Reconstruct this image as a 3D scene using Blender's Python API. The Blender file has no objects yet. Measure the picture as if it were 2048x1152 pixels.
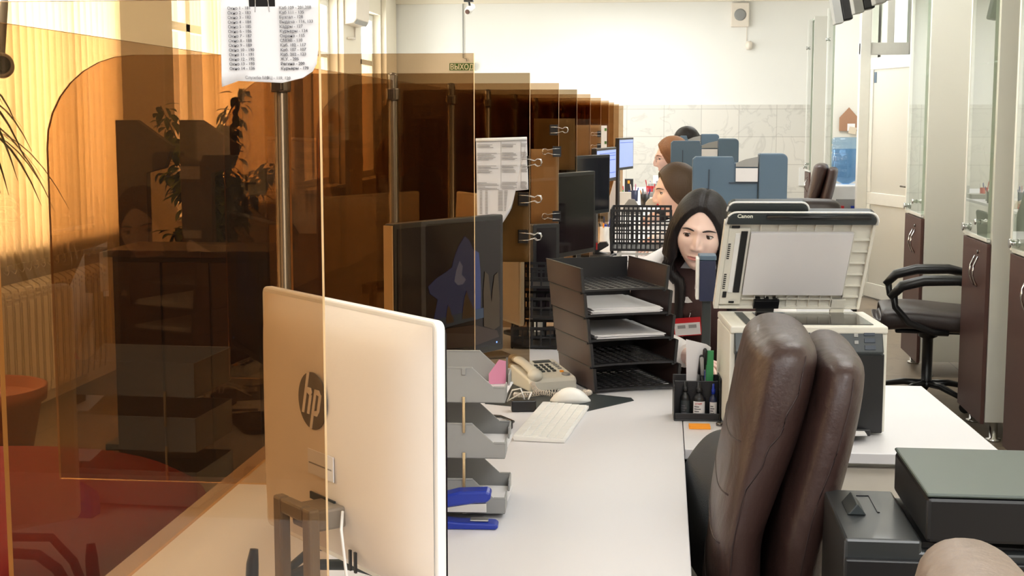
import bpy, bmesh, math, random
from mathutils import Vector, Matrix, Euler
random.seed(7)
S = bpy.context.scene
C = S.collection
PI = math.pi
rad = math.radians

# ------------------------------------------------------------------ camera, world, light, exposure
F, VX, VY, CZ = 2800.0, 1328, 240, 1.51
PITCH = math.atan((576 - VY) / F)
YAW = math.atan((VX - 1024) / F * math.cos(PITCH))
cam = bpy.data.cameras.new('camera'); cam_o = bpy.data.objects.new('camera', cam); C.objects.link(cam_o)
cam.sensor_width = 36.0; cam.lens = F / 2048 * 36.0; cam.clip_start = 0.05; cam.clip_end = 100
cam_o.location = (0, 0, CZ); cam_o.rotation_euler = (PI / 2 - PITCH, 0, YAW)
S.camera = cam_o
S.view_settings.view_transform = 'Standard'; S.view_settings.look = 'None'
S.view_settings.gamma = 1; S.view_settings.use_curve_mapping = False
S.view_settings.exposure = 0.0
S.cycles.transparent_max_bounces = 48
S.cycles.max_bounces = 8

W = bpy.data.worlds.new('daylight'); S.world = W; W.use_nodes = True
W.node_tree.nodes['Background'].inputs[0].default_value = (1.0, 0.98, 0.94, 1)
W.node_tree.nodes['Background'].inputs[1].default_value = 3.2

def area(name, loc, rot, sx, sy, power, col):
    l = bpy.data.lights.new(name, 'AREA'); l.shape = 'RECTANGLE'; l.size = sx; l.size_y = sy
    l.energy = power; l.color = col
    o = bpy.data.objects.new(name, l); C.objects.link(o); o.location = loc; o.rotation_euler = rot
    return o
# ceiling luminaires (fixtures are built below at the same places)
LAMPS = [(-1.1, -1.6), (0.7, -1.6), (-1.6, 0.6), (-1.6, 4.2), (-1.6, 8.2), (-1.6, 12.6), (0.9, 0.6), (0.9, 4.2), (0.9, 8.2), (0.9, 12.6), (-0.4, 15.4)]  # first two, behind the camera, are added fill for monitor and lid
for i, (x, y) in enumerate(LAMPS):
    area('ceiling_light', (x, y, 2.86), (0, 0, 0), 1.1, 1.2, (54 if y < 0 else 5 if x < -1 else 30 if y < 1 else 13 if y < 9 else 28), (0.95, 0.975, 1.0))
# daylight outside the windows of the left wall
WINS = [(1.2, 3.9), (4.6, 8.1), (9.13, 12.0), (12.7, 14.1), (14.95, 16.3)]
for (a, b), k in zip(WINS, (60, 110, 90, 50, 50)):
    area('daylight', (-3.95, (a + b) / 2, 1.9), (0, -PI / 2, 0), 1.9, b - a, k * (b - a), (1.0, 0.985, 0.95))

# ------------------------------------------------------------------ pixel helper (plans only: pixel + known distance -> point)
_R = Vector((math.cos(YAW), math.sin(YAW), 0))
_U = Vector((-math.sin(YAW) * math.sin(PITCH), math.cos(YAW) * math.sin(PITCH), math.cos(PITCH)))
_F = Vector((-math.sin(YAW) * math.cos(PITCH), math.cos(YAW) * math.cos(PITCH), -math.sin(PITCH)))
def _ray(x, y): return _F + _R * ((x - 1024) / F) + _U * ((576 - y) / F)
def at(x, y, Y):
    d = _ray(x, y); t = Y / d.y; return Vector((d.x * t, Y, CZ + d.z * t))
def atz(x, y, z):
    d = _ray(x, y); t = (z - CZ) / d.z; return Vector((d.x * t, d.y * t, z))

# ------------------------------------------------------------------ materials
def lin(c):
    return tuple((v / 255 / 12.92) if v / 255 <= .04045 else ((v / 255 + .055) / 1.055) ** 2.4 for v in c)
def newmat(name):
    m = bpy.data.materials.new(name); m.use_nodes = True; return m, m.node_tree
def mat(name, rgb, rough=.5, metal=0., var=.04, vscale=18., bump=0., bscale=120., coat=0., spec=.5, sheen=0., trans=0.):
    m, t = newmat(name); n = t.nodes; b = n['Principled BSDF']; c = lin(rgb)
    tc = n.new('ShaderNodeTexCoord'); ns = n.new('ShaderNodeTexNoise'); ns.inputs['Scale'].default_value = vscale
    ns.inputs['Detail'].default_value = 4
    t.links.new(tc.outputs['Object'], ns.inputs['Vector'])
    r = n.new('ShaderNodeMix'); r.data_type = 'RGBA'
    r.inputs[6].default_value = tuple(v * (1 - var) for v in c) + (1,)
    r.inputs[7].default_value = tuple(min(1, v * (1 + var)) for v in c) + (1,)
    t.links.new(ns.outputs['Fac'], r.inputs[0]); t.links.new(r.outputs[2], b.inputs['Base Color'])
    b.inputs['Roughness'].default_value = rough; b.inputs['Metallic'].default_value = metal
    b.inputs['Coat Weight'].default_value = coat; b.inputs['Specular IOR Level'].default_value = spec
    b.inputs['Sheen Weight'].default_value = sheen
    if trans: b.inputs['Transmission Weight'].default_value = trans
    if bump:
        n2 = n.new('ShaderNodeTexNoise'); n2.inputs['Scale'].default_value = bscale; n2.inputs['Detail'].default_value = 5
        t.links.new(tc.outputs['Object'], n2.inputs['Vector'])
        bp = n.new('ShaderNodeBump'); bp.inputs['Strength'].default_value = bump; bp.inputs['Distance'].default_value = .002
        t.links.new(n2.outputs['Fac'], bp.inputs['Height']); t.links.new(bp.outputs['Normal'], b.inputs['Normal'])
    return m
def glassmat(name, tint, refl=1.45, rmul=1.0, rcol=(1, 1, 1)):
    m, t = newmat(name); n = t.nodes; n.remove(n['Principled BSDF'])
    out = n['Material Output']; tr = n.new('ShaderNodeBsdfTransparent'); tr.inputs[0].default_value = tint + (1,)
    gl = n.new('ShaderNodeBsdfGlossy'); gl.inputs['Roughness'].default_value = .0; gl.inputs['Color'].default_value = rcol + (1,)
    fr = n.new('ShaderNodeFresnel'); fr.inputs['IOR'].default_value = refl
    mu = n.new('ShaderNodeMath'); mu.operation = 'MULTIPLY'; mu.inputs[1].default_value = rmul; mu.use_clamp = True
    geo = n.new('ShaderNodeNewGeometry'); inv = n.new('ShaderNodeMath'); inv.operation = 'SUBTRACT'; inv.inputs[0].default_value = 1
    t.links.new(geo.outputs['Backfacing'], inv.inputs[1])
    m2 = n.new('ShaderNodeMath'); m2.operation = 'MULTIPLY'
    t.links.new(fr.outputs[0], mu.inputs[0]); t.links.new(mu.outputs[0], m2.inputs[0]); t.links.new(inv.outputs[0], m2.inputs[1])
    mx = n.new('ShaderNodeMixShader'); t.links.new(m2.outputs[0], mx.inputs[0])
    t.links.new(tr.outputs[0], mx.inputs[1]); t.links.new(gl.outputs[0], mx.inputs[2]); t.links.new(mx.outputs[0], out.inputs[0])
    return m
def emis(name, rgb, k):
    m, t = newmat(name); b = t.nodes['Principled BSDF']; b.inputs['Base Color'].default_value = (0, 0, 0, 1)
    b.inputs['Emission Color'].default_value = lin(rgb) + (1,); b.inputs['Emission Strength'].default_value = k
    b.inputs['Roughness'].default_value = .25
    return m

M = {}
M['wall'] = mat('painted_wall', (242, 241, 236), .75, var=.015, vscale=3, bump=.15, bscale=60)
M['wall_warm'] = mat('painted_pier', (240, 232, 214), .75, var=.015, vscale=3)
M['backwall'] = mat('dark_wood_wall', (92, 74, 60), .6)
M['ceiling'] = mat('ceiling_paint', (240, 240, 235), .8)
M['laminate'] = mat('white_laminate', (220, 219, 224), .38, var=.012, vscale=5)
M['lam_edge'] = mat('white_laminate_edge', (216, 208, 196), .5)
M['cream'] = mat('cream_panel', (212, 211, 203), .42, var=.012, vscale=4)
M['pvc'] = mat('white_pvc', (236, 236, 230), .35)
M['brown'] = mat('brown_laminate', (84, 55, 49), .45, var=.06, vscale=30)
M['chrome'] = mat('chrome', (215, 215, 215), .18, 1.0)
M['brass'] = mat('brushed_steel', (128, 124, 120), .25, 1.0)
M['black'] = mat('black_plastic', (24, 24, 26), .35)
M['black_soft'] = mat('black_tray_plastic', (34, 33, 35), .42, bump=.1)
M['tray_wall'] = mat('black_tray_brown_reflection', (58, 42, 40), .45)  # black tray walls with a brownish reflection put into their colour
M['grey'] = mat('grey_tray_plastic', (150, 150, 148), .42)
M['ivory'] = mat('ivory_plastic', (226, 215, 203), .55, var=.02, bump=.08)
M['offwhite'] = mat('offwhite_plastic', (224, 221, 210), .42)
M['white'] = mat('white_plastic', (236, 236, 234), .35)
M['darkgrey'] = mat('dark_green_grey_plastic', (52, 58, 60), .4)
M['inkgrey'] = mat('charcoal_plastic', (44, 47, 48), .35, coat=.2)
M['lidgloss'] = mat('black_lid_gloss', (76, 86, 80), .4)  # glossy reflection on the black printer top, put into the base colour
M['slate'] = mat('slate_blue_plastic', (84, 106, 126), .45, bump=.1)
M['slate_d'] = mat('dark_slate_plastic', (52, 62, 76), .45)
M['navy'] = mat('navy_plastic', (38, 46, 78), .4)
M['paper'] = mat('paper', (222, 220, 222), .7, var=.02)
M['cardpaper'] = mat('cream_paper', (206, 194, 174), .8, var=.03)
M['ink'] = mat('ink', (96, 94, 100), .7)
M['ink_l'] = mat('faded_ink', (150, 148, 150), .7)
M['standgrey'] = mat('warm_grey_plastic', (128, 118, 106), .45)
M['logo'] = mat('logo_grey', (104, 98, 92), .4)
M['screen'] = mat('dark_screen', (26, 20, 24), .12, spec=.3)
M['leather'] = mat('brown_leather', (58, 39, 35), .41, var=.05, vscale=9, bump=.35, bscale=160, coat=.03)
M['leather_lit'] = mat('lit_brown_leather', (128, 110, 97), .46, var=.05, vscale=9, bump=.3, bscale=160)  # the brown leather again, painted paler for light from above
M['leather_d'] = mat('dark_leather', (58, 48, 46), .42, var=.05, vscale=9, bump=.3, bscale=160)
M['leather_g'] = mat('dark_grey_fabric', (58, 60, 64), .7, bump=.4, bscale=300)
for k_ in ('leather', 'leather_lit'):
    t = M[k_].node_tree; n = t.nodes; b = n['Principled BSDF']; old = b.inputs['Normal'].links[0].from_socket
    ns = n.new('ShaderNodeTexNoise'); ns.inputs['Scale'].default_value = 7; ns.inputs['Detail'].default_value = 2; ns.inputs['Distortion'].default_value = 1.2
    t.links.new(n['Texture Coordinate'].outputs['Object'], ns.inputs['Vector']); bp = n.new('ShaderNodeBump'); bp.inputs['Strength'].default_value = .35; bp.inputs['Distance'].default_value = .02
    t.links.new(ns.outputs['Fac'], bp.inputs['Height']); t.links.new(old, bp.inputs['Normal']); t.links.new(bp.outputs['Normal'], b.inputs['Normal'])
M['seam'] = mat('leather_seam', (48, 32, 30), .6)
M['blue'] = mat('blue_plastic', (28, 52, 158), .3)
M['red'] = mat('red_plastic', (196, 30, 38), .4)
M['red_leather'] = mat('red_leatherette', (122, 6, 10), .8, spec=.2, bump=.15)
M['orange'] = mat('orange_paper', (250, 160, 40), .7)
M['green'] = mat('green_plastic', (60, 150, 90), .5)
M['pink'] = mat('pink_paper', (206, 132, 160), .7)
M['terracotta'] = mat('terracotta', (150, 84, 56), .8, var=.08)
M['soil'] = mat('soil', (60, 42, 30), .95, var=.2)
M['leaf'] = mat('leaf', (58, 74, 34), .45, var=.25, vscale=6)
M['stem'] = mat('woody_stem', (98, 78, 54), .8)
M['wood'] = mat('light_wood', (206, 178, 134), .6, var=.08)
M['kraft'] = mat('kraft_board', (158, 120, 94), .8)
M['kiosk'] = mat('dark_brown_board', (58, 42, 34), .55)
M['darkwood'] = mat('dark_wood', (44, 32, 26), .6)
M['steel'] = mat('grey_radiator_enamel', (235, 228, 208), .4)
M['skin'] = mat('skin', (236, 204, 192), .5, var=.03, vscale=14)
M['skin2'] = mat('skin_fair', (234, 196, 180), .5, var=.03, vscale=14)
for k in ('skin', 'skin2'):
    b = M[k].node_tree.nodes['Principled BSDF']; b.inputs['Subsurface Weight'].default_value = .12
    b.inputs['Subsurface Radius'].default_value = (.012, .005, .003); b.inputs['Subsurface Scale'].default_value = 1.0
M['lips'] = mat('lips', (206, 138, 132), .4)
M['eyewhite'] = mat('eye_white', (226, 220, 216), .25)
M['iris'] = mat('iris', (52, 36, 30), .15)
M['lash'] = mat('lash', (36, 24, 22), .6)
def hairmat(name, rgb):
    m = mat(name, rgb, .5, var=.18, vscale=3, spec=.35)
    t = m.node_tree; n = t.nodes; tc = n['Texture Coordinate']; mp = n.new('ShaderNodeMapping'); mp.inputs['Scale'].default_value = (260, 260, 9)
    ns = n.new('ShaderNodeTexNoise'); ns.inputs['Scale'].default_value = 1; t.links.new(tc.outputs['Object'], mp.inputs[0]); t.links.new(mp.outputs[0], ns.inputs['Vector'])
    bp = n.new('ShaderNodeBump'); bp.inputs['Strength'].default_value = .6; bp.inputs['Distance'].default_value = .003
    t.links.new(ns.outputs['Fac'], bp.inputs['Height']); t.links.new(bp.outputs['Normal'], n['Principled BSDF'].inputs['Normal'])
    return m
M['hair_black'] = hairmat('near_black_hair', (24, 18, 19))
M['hair_brown'] = hairmat('brown_hair', (74, 56, 40))
M['hair_red'] = hairmat('auburn_hair', (128, 84, 50))
M['vest'] = mat('brown_vest_fabric', (66, 42, 40), .8, bump=.3, bscale=400)
M['shirt'] = mat('white_blouse', (232, 228, 228), .7, bump=.15)
M['trouser'] = mat('dark_fabric', (36, 34, 40), .85)
M['signgreen'] = mat('green_sign', (66, 108, 44), .4)
M['signwhite'] = mat('white_lettering', (240, 240, 225), .5)
M['acwhite'] = mat('air_conditioner_white', (236, 226, 212), .5)
M['floor'] = None
M['lamp'] = emis('lamp_diffuser', (255, 252, 240), 4.0)
M['scr_blue'] = emis('lit_screen', (176, 196, 255), .95)
M['scr_line'] = emis('lit_screen_line', (70, 110, 220), .9)
M['led'] = emis('blue_led', (120, 160, 255), 2.0)
M['sky_scr'] = emis('wallpaper_sky', (34, 52, 110), .55)
M['rock_scr'] = emis('wallpaper_rock', (80, 54, 22), .32)
M['cloud_scr'] = emis('wallpaper_cloud', (110, 120, 158), .5)
M['shore_scr'] = emis('wallpaper_shore', (58, 34, 26), .5)
M['sea_scr'] = emis('wallpaper_sea', (44, 66, 92), .5)
# tinted panes; two faces per pane, so each face carries the square root of the tint
AMB = tuple(math.sqrt(v) for v in (.57, .415, .27))
M['amber'] = glassmat('amber_acrylic', AMB, 1.45, .85)
M['smoke'] = glassmat('smoked_acrylic', tuple(math.sqrt(v) for v in (.36, .27, .17)), 1.45, .6)
M['amber_edge'] = mat('amber_edge_glow', (255, 216, 156), .3)  # pale colour stands in for light glowing out of the pane edge
b = M['amber_edge'].node_tree.nodes['Principled BSDF']; b.inputs['Transmission Weight'].default_value = .35
M['clear'] = glassmat('clear_glass', (.95, .985, .96), 1.5, 1.3)
M['clear_edge'] = mat('glass_edge', (214, 226, 206), .3)
M['window_glass'] = glassmat('window_pane_glass', (.97, .98, .98), 1.45, .6)
# vertical blinds: cloth that lets daylight through
m, t = newmat('blind_cloth'); n = t.nodes; n.remove(n['Principled BSDF'])
df = n.new('ShaderNodeBsdfDiffuse'); df.inputs[0].default_value = (.6, .57, .48, 1); tl = n.new('ShaderNodeBsdfTranslucent'); tl.inputs[0].default_value = (.93, .88, .72, 1)
mx = n.new('ShaderNodeMixShader'); mx.inputs[0].default_value = .62
t.links.new(df.outputs[0], mx.inputs[1]); t.links.new(tl.outputs[0], mx.inputs[2]); t.links.new(mx.outputs[0], n['Material Output'].inputs[0])
M['blind'] = m
# water bottle
M['bottle'] = glassmat('blue_bottle_plastic', (.62, .76, .9), 1.4, 1.0)
# floor tiles, marble dado
def tilemat(name, c1, c2, mortar, sx, sy, msize, axes, veins=0., rough=.35, offset=0.):
    m, t = newmat(name); n = t.nodes; b = n['Principled BSDF']
    tc = n.new('ShaderNodeTexCoord'); sp = n.new('ShaderNodeSeparateXYZ'); cb = n.new('ShaderNodeCombineXYZ')
    t.links.new(tc.outputs['Object'], sp.inputs[0]); t.links.new(sp.outputs[axes[0]], cb.inputs[0]); t.links.new(sp.outputs[axes[1]], cb.inputs[1])
    br = n.new('ShaderNodeTexBrick'); br.offset = offset; br.inputs['Scale'].default_value = 1
    br.inputs['Brick Width'].default_value = sx; br.inputs['Row Height'].default_value = sy; br.inputs['Mortar Size'].default_value = msize
    br.inputs['Color1'].default_value = lin(c1) + (1,); br.inputs['Color2'].default_value = lin(c2) + (1,); br.inputs['Mortar'].default_value = lin(mortar) + (1,)
    t.links.new(cb.outputs[0], br.inputs['Vector'])
    ns = n.new('ShaderNodeTexNoise'); ns.inputs['Scale'].default_value = 2.2; ns.inputs['Detail'].default_value = 8; ns.inputs['Distortion'].default_value = 1.6
    t.links.new(tc.outputs['Object'], ns.inputs['Vector'])
    rp = n.new('ShaderNodeValToRGB'); e = rp.color_ramp.elements; e[0].position = .47; e[0].color = (1, 1, 1, 1); e[1].position = .53; e[1].color = (1, 1, 1, 1)
    k = rp.color_ramp.elements.new(.5); k.color = (1 - veins,) * 3 + (1,)
    t.links.new(ns.outputs['Fac'], rp.inputs[0])
    mu = n.new('ShaderNodeMix'); mu.data_type = 'RGBA'; mu.blend_type = 'MULTIPLY'; mu.inputs[0].default_value = 1
    t.links.new(br.outputs['Color'], mu.inputs[6]); t.links.new(rp.outputs[0], mu.inputs[7]); t.links.new(mu.outputs[2], b.inputs['Base Color'])
    b.inputs['Roughness'].default_value = rough
    return m
M['floor'] = tilemat('floor_tiles', (132, 118, 102), (142, 127, 110), (96, 84, 72), .6, .6, .004, (0, 1), .12, .35)
M['marble'] = tilemat('marble_dado', (230, 226, 218), (222, 220, 213), (190, 186, 178), .443, .328, .003, (0, 2), .13, .3)

# ------------------------------------------------------------------ geometry helpers
class MB:
    """collects shapes into one mesh"""
    def __init__(s): s.bm = bmesh.new(); s.mi = 0
    def mark(s): return set(s.bm.faces)
    def _new(s, before, mi):
        for f in s.bm.faces:
            if f not in before: f.material_index = mi
    def face(s, vs, mi=0):
        v = [s.bm.verts.new(p) for p in vs]; f = s.bm.faces.new(v); f.material_index = mi; return f
    def box(s, x0, x1, y0, y1, z0, z1, mi=0, mtx=None):
        p = [Vector((x, y, z)) for x in (x0, x1) for y in (y0, y1) for z in (z0, z1)]
        if mtx: p = [mtx @ q for q in p]
        v = [s.bm.verts.new(q) for q in p]
        for ix in ((0, 1, 3, 2), (4, 6, 7, 5), (0, 4, 5, 1), (2, 3, 7, 6), (0, 2, 6, 4), (1, 5, 7, 3)):
            f = s.bm.faces.new([v[i] for i in ix]); f.material_index = mi
        return s
    def prism(s, poly, a0, a1, axis='y', mi=0, mtx=None, cap_mi=None):
        """poly in the other two axes, extruded along axis"""
        def P(u, v, w):
            q = {'x': (w, u, v), 'y': (u, w, v), 'z': (u, v, w)}[axis]; q = Vector(q)
            return mtx @ q if mtx else q
        A = [s.bm.verts.new(P(u, v, a0)) for u, v in poly]; B = [s.bm.verts.new(P(u, v, a1)) for u, v in poly]
        n = len(poly); fs = []
        for i in range(n):
            f = s.bm.faces.new((A[i], A[(i + 1) % n], B[(i + 1) % n], B[i])); f.material_index = mi; fs.append(f)
        f = s.bm.faces.new(A[::-1]); f.material_index = mi if cap_mi is None else cap_mi; fs.append(f)
        f = s.bm.faces.new(B); f.material_index = mi if cap_mi is None else cap_mi; fs.append(f)
        return s
    def lathe(s, prof, seg=24, mtx=None, mi=0, smooth=True, caps=True):
        rings = []
        for r, z in prof:
            ring = []
            for i in range(seg):
                a = 2 * PI * i / seg; q = Vector((r * math.cos(a), r * math.sin(a), z)); ring.append(s.bm.verts.new(mtx @ q if mtx else q))
            rings.append(ring)
        for a, b in zip(rings, rings[1:]):
            for i in range(seg):
                f = s.bm.faces.new((a[i], a[(i + 1) % seg], b[(i + 1) % seg], b[i])); f.smooth = smooth; f.material_index = mi
        if caps:
            f = s.bm.faces.new(rings[0][::-1]); f.material_index = mi; f = s.bm.faces.new(rings[-1]); f.material_index = mi
        return s
    def tube(s, pts, r, seg=8, mi=0, closed=False, flat=None):
        pts = [Vector(p) for p in pts]; n = len(pts); rings = []
        rr = r if isinstance(r, (list, tuple)) else [r] * n
        up = Vector((0, 0, 1))
        for i, p in enumerate(pts):
            d = (pts[(i + 1) % n] if (closed or i < n - 1) else p) - (pts[i - 1] if (closed or i > 0) else p)
            d.normalize(); ref = up if abs(d.z) < .95 else Vector((1, 0, 0))
            a = d.cross(ref).normalized(); b = a.cross(d).normalized()
            k = flat if flat else 1
            rings.append([s.bm.verts.new(p + a * math.cos(2 * PI * j / seg) * rr[i] + b * math.sin(2 * PI * j / seg) * rr[i] * k) for j in range(seg)])
        pairs = list(zip(rings, rings[1:])) + ([(rings[-1], rings[0])] if closed else [])
        for a, b in pairs:
            for j in range(seg):
                f = s.bm.faces.new((a[j], a[(j + 1) % seg], b[(j + 1) % seg], b[j])); f.smooth = True; f.material_index = mi
        if not closed:
            f = s.bm.faces.new(rings[0][::-1]); f.material_index = mi; f = s.bm.faces.new(rings[-1]); f.material_index = mi
        return s
    def ball(s, c, rx, ry=None, rz=None, u=16, v=10, mi=0, mtx=None):
        ry = ry or rx; rz = rz or rx; c = Vector(c); rings = []
        def P(x, y, z):
            q = c + Vector((x * rx, y * ry, z * rz)); return mtx @ q if mtx else q
        top = s.bm.verts.new(P(0, 0, 1)); bot = s.bm.verts.new(P(0, 0, -1))
        for i in range(1, v):
            ph = PI * i / v; rings.append([s.bm.verts.new(P(math.sin(ph) * math.cos(2 * PI * j / u), math.sin(ph) * math.sin(2 * PI * j / u), math.cos(ph))) for j in range(u)])
        for j in range(u):
            f = s.bm.faces.new((top, rings[0][j], rings[0][(j + 1) % u])); f.smooth = True; f.material_index = mi
            f = s.bm.faces.new((bot, rings[-1][(j + 1) % u], rings[-1][j])); f.smooth = True; f.material_index = mi
        for a, b in zip(rings, rings[1:]):
            for j in range(u):
                f = s.bm.faces.new((a[j], b[j], b[(j + 1) % u], a[(j + 1) % u])); f.smooth = True; f.material_index = mi
        return s
    def sweep(s, line, thick, width, yc=0, seg=28, ex=2.6, mi=0, end=.6, exy=None):
        """cushion: superellipse (thickness x width along Y) swept along a centre line in XZ, with rounded ends"""
        L = [Vector((p[0], 0, p[1])) for p in line]
        # resample
        n = len(L); out = []; N = 40
        def cr(arr, u):
            i = min(int(u), n - 2); f = u - i
            p0 = arr[max(i - 1, 0)]; p1 = arr[i]; p2 = arr[i + 1]; p3 = arr[min(i + 2, n - 1)]
            return .5 * ((2 * p1) + (p2 - p0) * f + (2 * p0 - 5 * p1 + 4 * p2 - p3) * f * f + (3 * p1 - p0 - 3 * p2 + p3) * f ** 3)
        rings = []
        for k in range(N + 1):
            tt = k / N
            u = (.5 - .5 * math.cos(PI * tt)) * (n - 1) * .5 + tt * (n - 1) * .5
            p = cr(L, u); q = cr(L, min(u + .05, n - 1)) - cr(L, max(u - .05, 0)); q.normalize()
            nn = Vector((q.z, 0, -q.x)); th = cr(thick, u); wd = cr(width, u)
            dtop = min(u, n - 1 - u) / (n - 1)
            e = min(1, dtop / (end * .25)); sc = math.sqrt(max(0., 1 - (1 - e) ** 2)) if e < 1 else 1
            sc = max(sc, .02)
            scw = sc ** .3 if sc < 1 else 1
            ring = []
            for j in range(seg):
                a = 2 * PI * j / seg; ca, sa = math.cos(a), math.sin(a)
                ua = math.copysign(abs(ca) ** (2 / ex), ca) * th / 2 * sc; va = math.copysign(abs(sa) ** (2 / (exy or ex)), sa) * wd / 2 * scw
                ring.append(s.bm.verts.new(p + nn * ua + Vector((0, yc + va, 0))))
            rings.append(ring)
        for a, b in zip(rings, rings[1:]):
            for j in range(seg):
                f = s.bm.faces.new((a[j], a[(j + 1) % seg], b[(j + 1) % seg], b[j])); f.smooth = True; f.material_index = mi
        s.bm.faces.new(rings[0][::-1]).material_index = mi; s.bm.faces.new(rings[-1]).material_index = mi
        return s
    def grid(s, o, u, v, nu, nv, bar, th, mi=0, border=0.):
        """perforated plate: bars along u and v from corner o"""
        o = Vector(o); u = Vector(u); v = Vector(v); n = u.cross(v).normalized() * th; lu, lv = u.length, v.length; uh, vh = u.normalized(), v.normalized()
        def slab(a0, a1, b0, b1, off=0.):
            p = [o + uh * a + vh * b + n * (w + off) for a in (a0, a1) for b in (b0, b1) for w in (0, 1)]
            vs = [s.bm.verts.new(q) for q in p]
            for ix in ((0, 1, 3, 2), (4, 6, 7, 5), (0, 4, 5, 1), (2, 3, 7, 6), (0, 2, 6, 4), (1, 5, 7, 3)):
                s.bm.faces.new([vs[i] for i in ix]).material_index = mi
        bd = border or bar
        slab(0, lu, 0, bd); slab(0, lu, lv - bd, lv); slab(0, bd, bd, lv - bd); slab(lu - bd, lu, bd, lv - bd)
        for i in range(1, nu):
            c = bd + (lu - 2 * bd) * i / nu; slab(c - bar / 2, c + bar / 2, bd, lv - bd, 0)
        for j in range(1, nv):
            c = bd + (lv - 2 * bd) * j / nv; slab(bd, lu - bd, c - bar / 2, c + bar / 2, .0001 / max(th, 1e-4))
        return s
    def build(s, name, mats, parent=None, bevel=0., smooth=False, seg=2, recalc=True, loc=None):
        if recalc: bmesh.ops.recalc_face_normals(s.bm, faces=s.bm.faces)
        me = bpy.data.meshes.new(name); s.bm.to_mesh(me); s.bm.free()
        if not isinstance(mats, (list, tuple)): mats = [mats]
        for q in mats: me.materials.append(M[q] if isinstance(q, str) else q)
        if smooth:
            for p in me.polygons: p.use_smooth = True
        o = bpy.data.objects.new(name, me); C.objects.link(o)
        if parent: o.parent = parent
        if loc: o.location = loc
        if bevel:
            b = o.modifiers.new('bevel', 'BEVEL'); b.width = bevel; b.segments = seg; b.limit_method = 'ANGLE'; b.angle_limit = rad(40)
            b.harden_normals = False
        return o

def tag(o, label=None, cat=None, group=None, kind=None):
    if label: o['label'] = label
    if cat: o['category'] = cat
    if group: o['group'] = group
    if kind: o['kind'] = kind
    return o
def thing(name, label, cat, loc=(0, 0, 0), rz=0, group=None):
    o = bpy.data.objects.new(name, None); C.objects.link(o); o.location = loc; o.rotation_euler = (0, 0, rz); o.empty_display_size = .05
    return tag(o, label, cat, group)
def struct(o): o['kind'] = 'structure'; return o
def kids(o): return [c for c in bpy.data.objects if c.parent == o]
def dup(o, parent=None):
    c = o.copy(); C.objects.link(c)
    if parent: c.parent = parent
    for k in kids(o): dup(k, c)
    return c
def text(name, s, size, m, parent, loc, rot, align='LEFT', ext=.0003, line=1.0, shear=0., bold=0., sx=1.):
    cu = bpy.data.curves.new(name, 'FONT'); cu.body = s; cu.size = size; cu.extrude = ext; cu.align_x = align; cu.space_line = line
    cu.shear = shear; cu.offset = bold; cu.resolution_u = 2
    o = bpy.data.objects.new(name, cu); C.objects.link(o); bpy.context.view_layer.update()
    me = bpy.data.meshes.new_from_object(o.evaluated_get(bpy.context.evaluated_depsgraph_get()))
    bpy.data.objects.remove(o); bpy.data.curves.remove(cu)
    me.materials.clear(); me.materials.append(M[m])
    o = bpy.data.objects.new(name, me); C.objects.link(o); o.parent = parent; o.location = loc; o.rotation_euler = rot; o.scale = (sx, 1, 1)
    return o

# ================================================================== THE SETTING
FARY, LX, RX, CEIL, BACKY = 17.0, -3.3, 2.05, 2.98, -2.6
m = MB(); m.box(LX - .3, RX + 1.6, BACKY, FARY + .2, -.1, 0); struct(m.build('floor', 'floor'))
m = MB(); m.box(LX - .3, RX + 1.6, BACKY, FARY + .2, CEIL, CEIL + .1); struct(m.build('ceiling', 'ceiling'))
m = MB(); m.box(LX - .3, RX + 1.6, FARY, FARY + .2, 0, CEIL); struct(m.build('wall_far', 'wall'))
m = MB(); m.box(LX - .3, RX + 1.6, BACKY - .2, BACKY, -.1, CEIL + .1); struct(m.build('wall_back', 'backwall'))
m = MB(); m.box(LX + .05, RX, FARY - .03, FARY - .001, 0, 1.69); struct(m.build('trim_1', 'marble'))
m = MB(); m.box(LX + .02, RX, FARY - .05, FARY - .001, 2.90, CEIL); struct(m.build('trim_2', 'wall_warm'))
# left wall with its window openings
ZL, ZH = .86, 2.72
m = MB(); ys = [BACKY]
for a, b in WINS: ys += [a, b]
ys.append(FARY)
for i in range(0, len(ys), 2): m.box(LX - .3, LX, ys[i], ys[i + 1], 0, CEIL)
for a, b in WINS:
    m.box(LX - .3, LX, a, b, 0, ZL); m.box(LX - .3, LX, a, b, ZH, CEIL)
struct(m.build('wall_left', 'wall_warm'))
# shallow pilasters between the windows
for i, (a, b) in enumerate([(8.14, 9.10), (14.13, 14.92), (16.35, 16.98)]):
    m = MB(); m.box(LX + .002, LX + .06, a, b, 0, CEIL - .01); struct(m.build('trim_%d' % (3 + i), 'wall_warm', bevel=.004))
# right wall: solid with the doorway at the far end
m = MB(); m.box(RX, RX + .15, BACKY, 11.35, 0, CEIL); m.box(RX, RX + .15, 12.4, FARY, 0, CEIL); m.box(RX, RX + .15, 11.35, 12.4, 2.55, CEIL)
m.box(RX + 1.4, RX + 1.6, BACKY, FARY, 0, CEIL)
struct(m.build('wall_right', 'wall'))
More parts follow.
